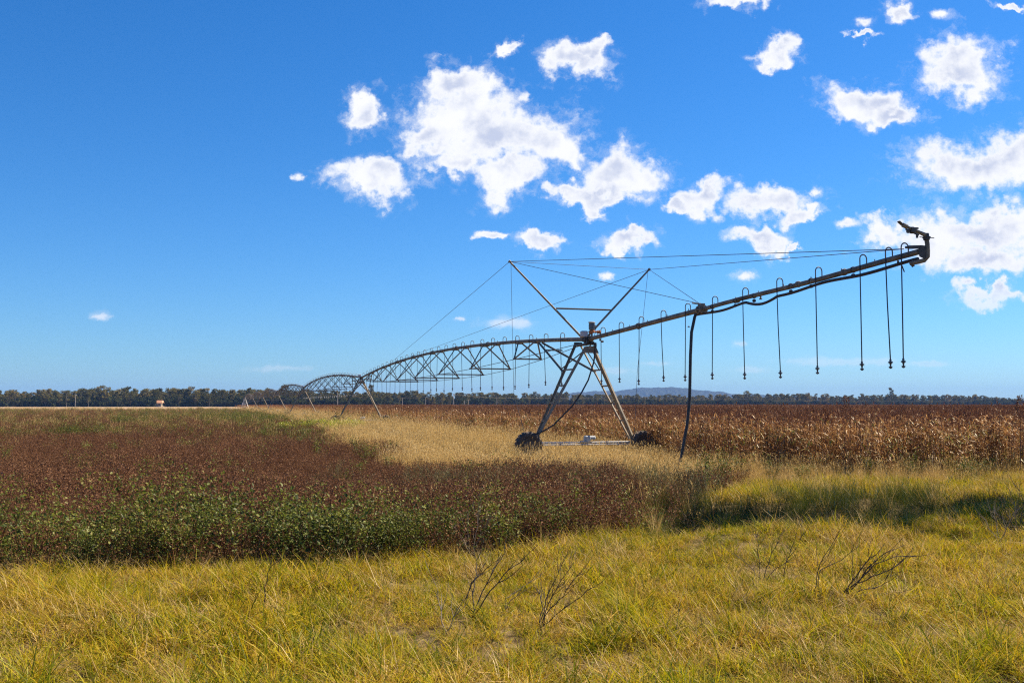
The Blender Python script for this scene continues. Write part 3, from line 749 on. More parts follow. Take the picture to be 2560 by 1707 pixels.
for i in range(60):
    f = i / 59; y = -8.0 - 8.85 * f; sag = .11 + .05 * abs(math.sin(f * 9.5)) ** 2
    if .30 < f < .46: sag += .13 * math.sin((f - .30) / .16 * PI)
    pts.append((-.02 + .03 * math.sin(f * 14), y, over_z(y) - sag))
m.tube(pts, .034, 8); m.build('feed_hose', M_hose, irr)
m = MB()
for y in (-8.9, -10.1, -11.0, -12.6, -13.4, -14.9): m.lathe([(.062, -.02), (.066, -.02), (.066, .02), (.062, .02)], (0, y, over_z(y)), (0, 1, 0), 12); m.lathe([(.04, -.02), (.042, -.02), (.042, .02), (.04, .02)], (0, y, over_z(y) - .12), (0, 1, 0), 10)
m.build('hose_clamp', M_dark, irr)
m = MB(); m.tube([(0, -8.0, zj - .06), (-.05, -8.0, zj - .18), (-.15, -8, 3.84), (-.19, -8, 3.2), (-.21, -8, 2.6), (-.23, -8, 2.0), (-.31, -8, 1.36), (-.48, -8, .55), (-.6, -8, .05)], .042, 10); m.build('drain_hose', M_hose, irr)

# --- big sprinkler at the very end
ze = over_z(-17.0)
gun = empty('end_gun', (0, -17.05, ze), 0, irr)
m = MB(); m.tube([(-.12, .25, -.20), (-.07, .1, -.19), (.0, .02, -.17), (.045, -.02, -.10), (.05, -.02, 0), (.045, -.02, .14), (.03, -.02, .22)], .042, 10)
m.lathe([(.055, -.02), (.06, 0), (.055, .02)], (-.10, .2, -.2), (1, -.6, 0), 10); m.build('riser_pipe', M_pipe, gun)
m = MB(); m.add([(x, y, z) for y in (-.03, -.012) for x, z in ((-.16, .0), (-.13, -.11), (-.02, -.15), (.06, -.10), (.05, .03), (-.02, .10), (-.10, .10))], [tuple(range(7)), tuple(range(13, 6, -1))] + [(k, (k + 1) % 7, 7 + (k + 1) % 7, 7 + k) for k in range(7)])
m.beam((-.36, .0, .055), (-.06, .0, .075), .05, .06); m.lathe([(.075, -.02), (.075, .02)], (0, .06, 0), (0, 1, 0), 12); m.tube([(-.42, 0, .05), (-.34, 0, .055)], .022, 8)
m.build('bracket', M_dark, gun, smooth=False)
m = MB(); m.lathe([(.045, 0), (.06, .01), (.06, .04), (.075, .045), (.075, .065), (.05, .075), (.045, .13)], (.03, -.02, .20), (0, 0, 1), 14); m.tube([(-.12, -.02, .255), (.20, -.02, .25)], .008, 6); m.build('bearing', M_dark, gun)
m = MB(); b0, b1 = Vector((.0, -.02, .30)), Vector((-.50, -.02, .465))
m.tube([(.03, -.02, .28), b0, b0.lerp(b1, .25), b1], [.045, .04, .032, .024], 10); m.lathe([(.02, 0), (.042, .005), (.042, .10), (.03, .11)], b0.lerp(b1, .78), (b1 - b0), 10); m.build('barrel', M_steel, gun)
m = MB(); dd = (b1 - b0).normalized(); up = Vector((.3, 0, .95))
m.beam(b0.lerp(b1, .25) + up * -.055, b0.lerp(b1, .82) + up * -.05, .02, .03); m.box(b0.lerp(b1, .55) + up * -.02, (.10, .09, .12), bev=.02); m.box(b0.lerp(b1, .70) + up * -.07, (.06, .05, .07), bev=.012)
m.beam(b1 + up * .0, b1 + dd * .09 + up * .03, .07, .02); m.box(b0.lerp(b1, .4) + up * .05, (.07, .03, .03)); m.box(b0.lerp(b1, .3) + up * -.09, (.03, .03, .06)); m.build('swing_arm', M_dark, gun, smooth=False)
m = MB(); m.tube([(-.30, .30, -.18), (-.22, .3, -.36)], .012, 6); m.tube([(-.1, .26, -.19), (-.06, .24, -.26)], .03, 8); m.build('hose_coupling', M_dark, gun)

# --- V mast and its stays
m_h = 6.82
for sx in (-1, 1):
    tip = Vector((sx * (2.72 if sx < 0 else 2.55), .5, m_h - (.0 if sx < 0 else .07)))
    m = MB(); m.tube([(sx * .07, .42, 4.22), tip], [.04, .032], 10); m.lathe([(.05, -.02), (.05, .04)], tip, tip - Vector((0, 0, 4.2)), 8); m.build('mast_pole', M_steel, irr)
    def stay(pts, r=.0085):
        q = MB(); q.tube(pts, r, 5); q.build('stay_cable', M_wire, irr)
    stay([tip, (0, -8.2, zj + .17)]); stay([tip, (-.3, -16.85, ze + .055)]); 
    stay([tip, (0, 39.4, span_z(39.4) + .08)])
    if sx < 0: stay([tip + Vector((.05, 0, -.08)), (-2.62, .5, 4.3), (-2.58, .45, 2.2), (-2.25, .3, .95)], .007)
    else: stay([tip + Vector((-.05, 0, -.1)), (2.05, .5, 3.0), (1.92, .5, .7)], .007)
stay([(-2.72, .5, m_h), (2.55, .5, m_h - .07)], .007)
m = MB(); m.tube([(-1.03, .46, 5.24), (1.02, .46, 5.24)], .03, 8); m.build('mast_crossbar', M_dark, irr)

# --- pivot point at the far end
pv = empty('pivot_stand', (0, SPAN * 6, 0), 0, irr)
for sx in (-1, 1):
    for sy in (-1, 1):
        m = MB(); m.angle((sx * .16, sy * .16, 3.9), (sx * 1.35, sy * 1.35, .1), .12, .02, (sx, sy, 0)); m.build('leg', M_galv, pv, smooth=False)
for z, w in ((1.0, 1.07), (1.9, .79), (2.8, .5)):
    m = MB()
    for a, b in (((-w, -w), (w, -w)), ((w, -w), (w, w)), ((w, w), (-w, w)), ((-w, w), (-w, -w))): m.beam((a[0], a[1], z), (b[0], b[1], z), .09, .09)
    m.build('brace', M_galv, pv, smooth=False)
m = MB(); m.tube([(0, 0, .1), (0, 0, 4.2), (0, -.25, 4.3), (0, -.4, ZP)], .1, 10); m.build('riser_pipe', M_galv, pv)
m = MB(); m.box((-.7, -.6, 1.9), (.5, .25, .8), bev=.03); m.build('control_panel', M_box, pv, smooth=False)

# ------------------------------------------------------------------ trees beyond the fields
def leaf_mat(name, a, b, c):
    m, t, out = new_mat(name)
    at_ = t.new('ShaderNodeAttribute', attribute_name='tone'); oi = t.new('ShaderNodeObjectInfo')
    f = t.math('ADD', t.math('MULTIPLY', at_.outputs['Fac'], .6), t.math('MULTIPLY', oi.outputs['Random'], .4))
    col = t.ramp(f, [(.1, a), (.5, b), (.95, c)])
    d = t.new('ShaderNodeBsdfDiffuse'); t.put(d.inputs[0], col); tr = t.new('ShaderNodeBsdfTranslucent'); t.put(tr.inputs[0], col)
    mx = t.new('ShaderNodeMixShader'); mx.inputs[0].default_value = .25
    t.l.new(d.outputs[0], mx.inputs[1]); t.l.new(tr.outputs[0], mx.inputs[2]); t.l.new(mx.outputs[0], out.inputs[0])
    return m
M_gum = leaf_mat('gum_leaves', (0.045, 0.052, 0.018), (0.14, 0.13, 0.042), (0.33, 0.24, 0.085))
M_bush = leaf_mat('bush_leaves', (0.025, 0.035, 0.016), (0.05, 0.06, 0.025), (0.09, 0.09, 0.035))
def gum(seed, H=13.0, spread=1.0, low=.42, nclump=15, bush=False):
    """trunk with limbs, and leaf clumps at the ends of the limbs"""
    r = random.Random(seed); tr = MB(); cr = MB()
    if not bush:
        p = [Vector((0, 0, -.3))]
        for k in range(1, 6): p.append(Vector((p[-1].x + r.uniform(-.35, .35), p[-1].y + r.uniform(-.35, .35), H * .72 * k / 5)))
        tr.tube(p, [.34, .27, .22, .18, .14, .08], 6)
    for i in range(nclump):
        if bush:
            a = r.uniform(0, 6.283); q = r.uniform(0, 2.2); c = Vector((math.cos(a) * q, math.sin(a) * q, r.uniform(.5, 2.4))); rad = r.uniform(.7, 1.2)
        else:
            f = low + (1 - low) * (i + r.random()) / nclump; f = min(f, .95)
            a = r.uniform(0, 6.283) + i * 2.4; env = math.sin(min(1, (f - low * .8) / (1 - low * .8)) * PI * .93) ** .6
            q = spread * 3.6 * env * r.uniform(.25, 1.0)
            c = Vector((math.cos(a) * q, math.sin(a) * q, H * f)); rad = r.uniform(.8, 1.55) * (.8 + .3 * spread)
            zb = max(H * low * .7, c.z - q * .9 - 1); k = min(4.99, zb / (H * .72) * 5); b = p[int(k)].lerp(p[min(5, int(k) + 1)], k - int(k))
            tr.tube([b, b.lerp(c, .5) + Vector((0, 0, -.25)), c], [.10, .07, .03], 5, 0, False)
        tn = r.random()
        for j in range(46 if not bush else 55):
            d = Vector((r.gauss(0, 1), r.gauss(0, 1), r.gauss(0, .72))); d = d.normalized() * rad * r.random() ** .42
            pos = c + Vector((d.x, d.y, d.z * .72)); s_ = r.uniform(.16, .36)
            u = Vector((r.gauss(0, 1), r.gauss(0, 1), r.gauss(0, 1))).normalized(); v = u.orthogonal().normalized()
            v = Matrix.Rotation(r.uniform(0, 6.28), 3, u) @ v
            s_ *= 1.5; cr.add([pos - u * s_, pos + v * s_ * .55, pos + u * s_, pos - v * s_ * .55], [(0, 1, 2, 3)], 0, .5 * tn + .5 * r.random())
    return tr, cr
VAR = []
for sd, kw in enumerate([dict(low=.3, nclump=20), dict(spread=1.25, low=.25, nclump=26), dict(spread=.75, low=.36, nclump=16), dict(spread=1.1, low=.2, nclump=26), dict(spread=.9, low=.35, nclump=18), dict(spread=1.35, low=.36, nclump=22), dict(spread=.8, low=.18, nclump=24), dict(spread=.45, low=.55, nclump=9)]):
    tr, cr = gum(40 + sd, **kw); VAR.append((tr.mesh('trunk', [M_bark]), cr.mesh('crown', [M_gum], False), tr, cr))
def tree(x, y, H, v, rz, label, group=None):
    t = empty('gum_tree', (x, y, float(terrain(x, y))), rz); k = H / 13.0; t.scale = (k, k, k)
    for nm, me in (('trunk', VAR[v][0]), ('crown', VAR[v][1])):
        o = bpy.data.objects.new(nm, me); COL.objects.link(o); o.parent = t
    tag(t, label, 'tree', group)
PXD = ([-200, 0, 900, 1300, 2560, 2800], [690, 690, 730, 950, 1250, 1300])
TOP = ([-200, 0, 180, 240, 300, 400, 480, 560, 640, 700, 760, 850, 1000, 1100, 1200, 1300, 1400, 1600, 1750, 1850, 1950, 2100, 2250, 2400, 2480, 2560, 2800],
       [974, 975, 974, 971, 972, 970, 969, 973, 974, 975, 976, 977, 980, 981, 980, 983, 983, 987, 987, 984, 983, 987, 985, 987, 990, 997, 1000])
def tree_h(px, D): return (1010 - np.interp(px, *TOP)) * D / F_PX + CAM_H
r = random.Random(17)
for px, ty, v, lab in ((256, 964, 5, 'tallest broad gum tree rising above the olive woodland beyond the brown crop'), (714, 962, 1, 'tall domed gum tree rising behind the arched spans of the irrigator'),
                       (927, 962, 7, 'slender sparse gum tree sticking up beside the second irrigator tower'), (622, 969, 4, 'round topped gum tree above the distant pivot stand'),
                       (1866, 977, 5, 'wide crowned gum tree rising above the sorghum just right of the thick drain hose'), (2228, 969, 7, 'thin tall gum tree poking up above the sorghum near the end droppers'), (480, 966, 3, 'bushy gum tree beside the orange roofed farmhouse')):
    D = float(np.interp(px, *PXD)) + 6; p = at(px, 1010, D); tree(p.x, D, (1010 - ty) * D / F_PX + CAM_H, v, r.uniform(0, 6), lab)
px = -70
while px < 2640:
    D = float(np.interp(px, *PXD)) + r.uniform(-12, 12); p = at(px, 1010, D)
    H = tree_h(px, D) * r.uniform(.62, 1.05)
    left_ = px < 960
    tree(p.x, D, H, r.choice([0, 1, 2, 3, 4, 5, 6]) if not 375 < px < 432 else r.choice([2, 4]), r.uniform(0, 6.28), 'olive green gum tree in the woodland edge beyond the brown crop' if left_ else 'dark hazy gum tree in the woodland edge beyond the sorghum',
         'gum trees along the edge beyond the brown crop' if left_ else 'gum trees along the edge beyond the sorghum')
    px += r.uniform(13, 25)
for i in range(30):
    px = r.uniform(-40, 2600); D = float(np.interp(px, *PXD)) + r.uniform(-4, 30); p = at(px, 1010, D); left_ = px < 960
    if 370 < px < 440 or any(abs(px - q) < 42 for q in (256, 480, 622, 714, 927, 1866, 2228)): continue
    tree(p.x, D, tree_h(px, D) * r.uniform(1.03, 1.12), r.choice([0, 1, 4, 5, 5, 7]), r.uniform(0, 6.28), 'olive green gum tree in the woodland edge beyond the brown crop' if left_ else 'dark hazy gum tree in the woodland edge beyond the sorghum',
         'gum trees along the edge beyond the brown crop' if left_ else 'gum trees along the edge beyond the sorghum')
meshes = []
for v in range(7):
    a, b = VAR[v][2], VAR[v][3]; q = MB(); q.add(a.v, a.f, 0, .5); q.v += b.v; q.f += [tuple(i + len(a.v) for i in f) for f in b.f]; q.m += [1] * len(b.f); q.t += b.t
    meshes.append(q.mesh('woodland_tree', [M_bark, M_gum], False))
for sd in (1, 2, 3):
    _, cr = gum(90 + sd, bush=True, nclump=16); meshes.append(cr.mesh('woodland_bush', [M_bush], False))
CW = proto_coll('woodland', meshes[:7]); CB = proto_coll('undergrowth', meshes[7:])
P, SC, ID, P2, S2, I2 = [], [], [], [], [], []
for i in range(1150):
    px = r.uniform(-250, 2800); D = float(np.interp(px, *PXD)) + 18 + 130 * r.random() ** 1.2; p = at(px, 1010, D)
    P.append((p.x, D, 0)); SC.append(tree_h(px, float(np.interp(px, *PXD))) * D / float(np.interp(px, *PXD)) ** 1.0 * r.uniform(.62, 1.0) / 13.0); ID.append(r.randrange(7))
for i in range(1900):
    px = r.uniform(-200, 2750); D = float(np.interp(px, *PXD)) + r.uniform(-10, 110); p = at(px, 1010, D)
    if 385 < px < 428 and D > 700: continue
    P2.append((p.x, D, 0)); S2.append(r.uniform(1.1, 2.6)); I2.append(r.randrange(3))
z3 = lambda n: np.stack([np.zeros(n), np.zeros(n), np.random.RandomState(n).rand(n) * 6.28], 1)
scatter('woodland', P, z3(len(P)), SC, ID, CW, 'deep far woodland standing behind the front gum trees', 'woodland')
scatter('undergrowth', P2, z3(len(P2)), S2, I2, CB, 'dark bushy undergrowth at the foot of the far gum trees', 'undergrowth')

# the tree by the verge that shades the ditch
tr, cr = gum(77, H=19.0, spread=.8, low=.72, nclump=11)
t = empty('roadside_gum_tree', (19.0, 24.3, 0)); o = tr.build('trunk', M_bark, t); o = cr.build('crown', M_gum, t, smooth=False)
tag(t, 'tall gum tree by the verge whose crown shades the ditch', 'tree')

# bushes grown up around the wheel of the second tower
def near_bush(px, py, D, s, label):
    p = at(px, py, D); mb = MB(); rr_ = np.random.RandomState(int(px))
    for i in range(420):
        d = rr_.randn(3) * np.array([.42, .42, .36]); c = (d[0] * s, d[1] * s, max(.02, .55 + d[2]) * s)
        leaf(mb, c, rr_.rand() * 6.28, rr_.randn() * .6, .10 * s, .06 * s, 0, rr_.rand() * .9)
    for i in range(9):
        a = rr_.rand() * 6.28; mb.tube([(0, 0, 0), (math.cos(a) * .2 * s, math.sin(a) * .2 * s, .6 * s), (math.cos(a) * .45 * s, math.sin(a) * .45 * s, 1.05 * s)], [.012, .009, .004], 4, 1, False, .3)
    o = mb.build('bush', [M_weed, M_brown], None, (p.x, D, float(terrain(p.x, D))), False); tag(o, label, 'bush'); return o
near_bush(851, 1045, 84.5, 1.35, 'green bush grown up around the left leg of the second tower')
near_bush(938, 1050, 83.5, .9, 'dark green bush below the far end of the second tower beam')

# ------------------------------------------------------------------ farm buildings, poles, wires
def farmhouse(px, D):
    p = at(px, 1010, D); h = empty('farmhouse', (p.x, D, 0), R(-12))
    m = MB(); m.box((0, 0, 1.35), (7.4, 6, 2.7)); m.build('wall', M_wall, h, smooth=False)
    m = MB(); m.add([(-4.2, -3.5, 2.7), (4.2, -3.5, 2.7), (4.2, 3.5, 2.7), (-4.2, 3.5, 2.7), (-2.4, 0, 4.6), (2.4, 0, 4.6)], [(0, 1, 5, 4), (1, 2, 5), (2, 3, 4, 5), (3, 0, 4), (3, 2, 1, 0)]); m.build('roof', M_roof, h, smooth=False)
    for x in (-2.3, 2.0): m = MB(); m.box((x, -3.03, 1.6), (1.3, .08, 1.1)); m.build('window', M_glass, h, smooth=False)
    m = MB(); m.box((-.1, -3.03, 1.05), (.95, .08, 2.1)); m.build('door', M_wood, h, smooth=False)
    tag(h, 'small farmhouse with an orange hipped roof at the foot of the gum trees', 'house')
farmhouse(398, 716)
p = at(421, 1010, 714); h = empty('shed', (p.x, 714, 0), R(8))
m = MB(); m.box((0, 0, 1.3), (3.4, 4, 2.6)); m.build('wall', M_shed, h, smooth=False)
m = MB(); m.add([(-1.9, -2.2, 2.55), (1.9, -2.2, 2.55), (1.9, 2.2, 2.9), (-1.9, 2.2, 2.9), (-1.9, -2.2, 2.65), (1.9, -2.2, 2.65), (1.9, 2.2, 3.0), (-1.9, 2.2, 3.0)], [(3, 2, 1, 0), (4, 5, 6, 7), (0, 1, 5, 4), (1, 2, 6, 5), (2, 3, 7, 6), (3, 0, 4, 7)]); m.build('roof', M_shed, h, smooth=False)
m = MB(); m.box((.3, -2.03, 1.1), (1.6, .07, 2.1)); m.build('door', M_glass, h, smooth=False)
tag(h, 'small white metal shed beside the orange roofed farmhouse', 'shed')

def pole(px, ytop, D, label, bar=0.0, lamp=False):
    p = at(px, 1010, D); H = (1010 - ytop) * D / F_PX + CAM_H
    e = empty('power_pole', (p.x, D, 0)); m = MB(); m.tube([(0, 0, -.2), (0, 0, H)], [.16, .11], 8); m.build('post', M_wood, e)
    if bar: m = MB(); m.box((0, -.14, H - .35), (bar, .1, .12)); m.build('crossarm', M_wood, e, smooth=False)
    if lamp: m = MB(); m.box((.25, -.1, H - .05), (.7, .25, .16), bev=.04); m.build('lamp_head', M_white, e, smooth=False)
    tag(e, label, 'pole'); return Vector((p.x, D - .14, H - .25))
pole(188, 987, 520, 'pale post with a white lamp head before the olive woodland', 0, True)
pole(844, 982, 430, 'bare pale pole standing behind the second irrigator span')
a = pole(1006, 994, 610, 'thin grey pole left of the tallest pole behind the first span', .9)
b = pole(1134, 984, 520, 'tallest pale timber pole standing before the dark woodland', 1.6)
pole(1064, 993, 600, 'faint grey pole beside the tallest pale pole', .8)
pole(1171, 998, 470, 'short pole with a wide crossarm between tallest pole and end tower', 2.2)
pole(1161, 1000, 560, 'very short thin pole next to the wide crossarm pole')
c = pole(1242, 993, 640, 'thin pole just left of the end tower', 1.0)
e2 = at(2420, 1003, 1150)
def wire(pts, label):
    m = MB(); q = []
    for u, v in zip(pts[:-1], pts[1:]):
        u, v = Vector(u), Vector(v)
        for k in range(6): f = k / 6; q.append(u.lerp(v, f) - Vector((0, 0, 4 * f * (1 - f) * .35)))
    q.append(Vector(pts[-1])); m.tube(q, .013, 4); tag(m.build('power_wire', M_wood), label, 'wire')
o1 = Vector((.6, 0, .1)); 
wire([a + o1 * .4, b + o1, c + o1 * .5, at(1600, 993, 800), at(2000, 999, 980), e2], 'pale upper power wire running along the front of the woodland')
wire([a - o1 * .4, b - o1 * 1.2, c - o1, at(1600, 996, 800), at(2000, 1002, 980), e2 - o1 * 3], 'pale lower power wire running along the front of the woodland')

# ------------------------------------------------------------------ bare dead weeds in the near grass
def dead_weed(base, stems, label, mat, seed, r0=.0055, twigs=5):
    """base pixel; stems: pixel polylines of one plant, each leaning a little in depth"""
    rr_ = random.Random(seed); D = CAM_H * F_PX / (base[1] - 1010) * .985; o = at(base[0], base[1], D); z = float(terrain(o.x, D)); m = MB()
    for st in stems:
        dy = rr_.uniform(-.25, .25); n = len(st); pts = [Vector((rr_.uniform(-.02, .02), rr_.uniform(-.02, .02), 0))]
        for k, (x, y) in enumerate(st):
            q = at(x, y, D + dy * (k + 1) / n); pts.append(Vector((q.x - o.x, q.y - D, q.z - z)))
        fine = []
        for u, v in zip(pts[:-1], pts[1:]):
            for k in range(3): fine.append(u.lerp(v, k / 3) + Vector((rr_.gauss(0, .006), rr_.gauss(0, .006), 0)))
        fine.append(pts[-1]); N = len(fine)
        m.tube(fine, [r0 * (1 - .75 * i / N) for i in range(N)], 5, 0, True)
        for k in range(twigs):
            i = rr_.randrange(max(1, N // 3), N); b = fine[i]; d = (fine[i] - fine[i - 1]).normalized()
            side = Vector((rr_.gauss(0, 1), rr_.gauss(0, 1), rr_.gauss(0, .4))).normalized(); L = rr_.uniform(.08, .28)
            t1 = b + (d * .8 + side * .5) * L * .5; t2 = t1 + (d * .9 + side * .25 + Vector((0, 0, .2))) * L * .5
            m.tube([b, t1, t2], [r0 * .45, r0 * .32, r0 * .2], 4, 0, False)
    tag(m.build('dead_weed', mat, None, (o.x, D, z)), label, 'dead weed')
dead_weed((656, 1540), [[(660, 1490), (670, 1430), (683, 1382)]], 'single dark bare stalk standing alone in the yellow grass', M_twig, 1, .006, 2)
dead_weed((1180, 1540), [[(1183, 1480), (1190, 1440), (1192, 1400)], [(1210, 1500), (1258, 1435), (1300, 1405), (1345, 1362)], [(1205, 1480), (1235, 1420), (1262, 1380)]], 'dark forked dead weed leaning over at the front of the brown crop', M_twig, 2, .007, 6)
dead_weed((1150, 1512), [[(1175, 1470), (1195, 1440), (1225, 1412), (1246, 1395)], [(1180, 1455), (1215, 1405)]], 'slanting thin dead weed just behind the dark forked one', M_twig, 3, .006, 5)
dead_weed((1350, 1568), [[(1385, 1540), (1450, 1490), (1475, 1470)], [(1365, 1500), (1385, 1450), (1410, 1395)], [(1370, 1510), (1400, 1450), (1435, 1405)], [(1358, 1520), (1350, 1485), (1332, 1475)], [(1375, 1520), (1410, 1490), (1440, 1440)]], 'spreading fan shaped dead weed in the middle of the near grass', M_twig, 4, .0055, 9)
dead_weed((1113, 1578), [[(1105, 1540), (1096, 1500), (1090, 1462)], [(1130, 1550), (1140, 1525)]], 'pale reddish dead stalk left of the dark forked weed', M_twigpale, 5, .006, 5)
dead_weed((1262, 1520), [[(1264, 1495), (1290, 1480), (1340, 1445)], [(1275, 1500), (1320, 1470)]], 'low pale dead twig between the two larger dead weeds', M_twigpale, 6, .005, 5)
dead_weed((1903, 1450), [[(1900, 1410), (1893, 1380), (1897, 1325)], [(1920, 1405), (1950, 1340), (1965, 1325)], [(1885, 1425), (1850, 1395)], [(1940, 1420), (1965, 1405), (1990, 1370), (2010, 1330)]], 'open branched dead weed in the grass below the overhang droppers', M_twig, 7, .005, 8)
dead_weed((1950, 1445), [[(1965, 1410), (1975, 1380), (1985, 1350), (2000, 1300)]], 'slim upright dead stalk right of the open branched weed', M_twig, 8, .0045, 4)
dead_weed((2036, 1497), [[(2042, 1440), (2060, 1390), (2085, 1350), (2103, 1320)], [(2050, 1425), (2100, 1400), (2140, 1370)]], 'tall forked dead stalk left of the arching dead weed', M_twig, 9, .0055, 4)
dead_weed((2095, 1502), [[(2130, 1465), (2170, 1420), (2215, 1380), (2260, 1362)], [(2125, 1460), (2165, 1405), (2200, 1375)], [(2130, 1488), (2200, 1485), (2240, 1478)], [(2120, 1470), (2180, 1440), (2235, 1420), (2275, 1385)], [(2150, 1475), (2200, 1465), (2225, 1440)], [(2140, 1460), (2190, 1410), (2240, 1390), (2290, 1388)]], 'large dark dead weed arching low over the grass to one side', M_twig, 10, .007, 8)
dead_weed((2130, 1492), [[(2131, 1450), (2128, 1400), (2135, 1360)]], 'straight thin dead stalk rising through the arching dead weed', M_twig, 11, .0045, 4)
dead_weed((2545, 1335), [[(2530, 1310), (2512, 1270), (2498, 1240)], [(2540, 1300), (2535, 1260), (2520, 1215)], [(2552, 1300), (2560, 1255), (2548, 1215)], [(2525, 1320), (2500, 1290), (2480, 1275)], [(2556, 1310), (2575, 1280), (2580, 1240)]], 'tangled dark dead weed at the edge of the verge before the sorghum', M_twig, 12, .007, 14)
dead_weed((2500, 1350), [[(2490, 1310), (2488, 1280)], [(2515, 1320), (2530, 1290), (2545, 1270)], [(2480, 1330), (2465, 1300)]], 'smaller brown dead weed in front of the tangled one', M_twigpale, 13, .006, 10)
dead_weed((1720, 1345), [[(1735, 1325), (1752, 1300), (1760, 1275)], [(1722, 1320), (1716, 1290)]], 'little dead weed at the lip of the dark ditch', M_twig, 14, .006, 6)
dead_weed((880, 1400), [[(905, 1385), (930, 1350), (960, 1340)], [(870, 1370), (862, 1345)], [(900, 1380), (940, 1372)]], 'pale twiggy dead weed at the foot of the dark green weeds', M_twigpale, 15, .006, 12)
dead_weed((1180, 1370), [[(1190, 1330), (1200, 1280)], [(1170, 1330), (1168, 1290)], [(1200, 1340), (1222, 1300)], [(1160, 1350), (1130, 1310)]], 'pale upright dead weed standing against the dark crop edge', M_twigpale, 16, .006, 12)

# a tall dark weed at the edge of the sorghum, and one above it further on
def tall_weed(px, D, H, label, seed):
    p = at(px, 1010, D); m = MB(); rr_ = random.Random(seed)
    m.tube([(0, 0, 0), (.03, 0, H * .6), (.05, 0, H)], [.014, .01, .004], 5, 1)
    for i in range(420):
        f = rr_.random() ** .8; q = .32 * H * .5 * (1.05 - f) * rr_.random() ** .6 + .02; a = rr_.uniform(0, 6.28)
        leaf(m, (q * math.cos(a) + .05 * f, q * math.sin(a), H * (.15 + .85 * f)), a, rr_.uniform(-.2, .9), .07, .03, 0, rr_.random() * .8, rr_.gauss(0, 1))
    tag(m.build('tall_weed', [M_sorgh, M_sorgh], None, (p.x, D, float(terrain(p.x, D))), False), label, 'weed')
tall_weed(2546, 26.5, 2.05, 'dark pyramid shaped weed taller than the sorghum beside it', 1)
tall_weed(2112, 31, 2.10, 'dark seeding weed sticking up above the sorghum top', 2)

# a small bird
p = at(1722, 818, 62); m = MB(); m.tube([(-.09, 0, 0), (-.05, 0, .015), (.03, 0, .012), (.08, 0, -.002), (.11, 0, 0)], [.004, .022, .026, .014, .004], 8)
for s_ in (-1, 1): m.add([(.03, 0, .02), (-.02, 0, .02), (-.05, s_ * .13, .075), (.01, s_ * .15, .08)], [(0, 1, 2, 3)], 0); m.add([(.01, s_ * .15, .08), (-.05, s_ * .13, .075), (-.07, s_ * .24, .05)], [(0, 1, 2)], 0)
tag(m.build('bird', M_bird, None, p), 'small dark bird flying in the open sky beside the drain hose', 'bird')

# ------------------------------------------------------------------ air
m = MB(); m.box((0, 0, 77.0), (19000, 19000, 157.2)); hz = m.build('haze', [], None, smooth=False)
hm = bpy.data.materials.new('air'); hm.use_nodes = True; t = NT(hm.node_tree); t.n.clear(); out = t.new('ShaderNodeOutputMaterial')
pvn = t.new('ShaderNodeVolumePrincipled'); pvn.inputs['Color'].default_value = (0.22, 0.44, 0.95, 1); pvn.inputs['Density'].default_value = 0.75e-4; pvn.inputs['Anisotropy'].default_value = 0.0
t.l.new(pvn.outputs[0], out.inputs['Volume']); hz.data.materials.append(hm); tag(hz, 'thin blue air haze over the fields', 'haze', kind='stuff')

# ------------------------------------------------------------------ sky
W = bpy.data.worlds.new('World'); S.world = W; W.use_nodes = True
t = NT(W.node_tree); t.n.clear()
out = t.new('ShaderNodeOutputWorld')
sky = t.new('ShaderNodeTexSky', sky_type='NISHITA'); sky.sun_disc = False; sky.sun_elevation = SUN_EL; sky.sun_rotation = SUN_AZ
sky.altitude = 0; sky.air_density = 1.0; sky.dust_density = 0.2; sky.ozone_density = 2.0
hs = t.new('ShaderNodeHueSaturation'); hs.inputs['Saturation'].default_value = 1.13; hs.inputs['Hue'].default_value = 0.5; hs.inputs['Value'].default_value = 1.0
t.put(hs.inputs['Color'], t.mix(1.0, sky.outputs[0], (0.50, 0.76, 1.10, 1), 'MULTIPLY'))
bg = t.new('ShaderNodeBackground'); t.l.new(hs.outputs[0], bg.inputs[0]); bg.inputs[1].default_value = 0.056
# clouds by direction of view from the earth: u = x/y, v = z/y, in thousandths
tc = t.new('ShaderNodeTexCoord'); sp = t.new('ShaderNodeSeparateXYZ'); t.l.new(tc.outputs['Generated'], sp.inputs[0])
yy = t.math('MAXIMUM', sp.outputs[1], 0.02)
cb = t.new('ShaderNodeCombineXYZ'); t.put(cb.inputs[0], t.math('DIVIDE', sp.outputs[0], yy)); t.put(cb.inputs[1], t.math('DIVIDE', sp.outputs[2], yy))
uv = cb.outputs[0]
w1 = t.vmath('MULTIPLY_ADD', t.noise(uv, 16, 3, 0.6, True), (0.075,) * 3, (-0.0375,) * 3)
w2 = t.vmath('MULTIPLY_ADD', t.noise(uv, 60, 4, 0.65, True), (0.028,) * 3, (-0.014,) * 3)
uw = t.vmath('ADD', uv, t.vmath('ADD', w1, w2))
ul = t.vmath('ADD', uv, t.vmath('MULTIPLY', w2, (.8, .35, 0)))
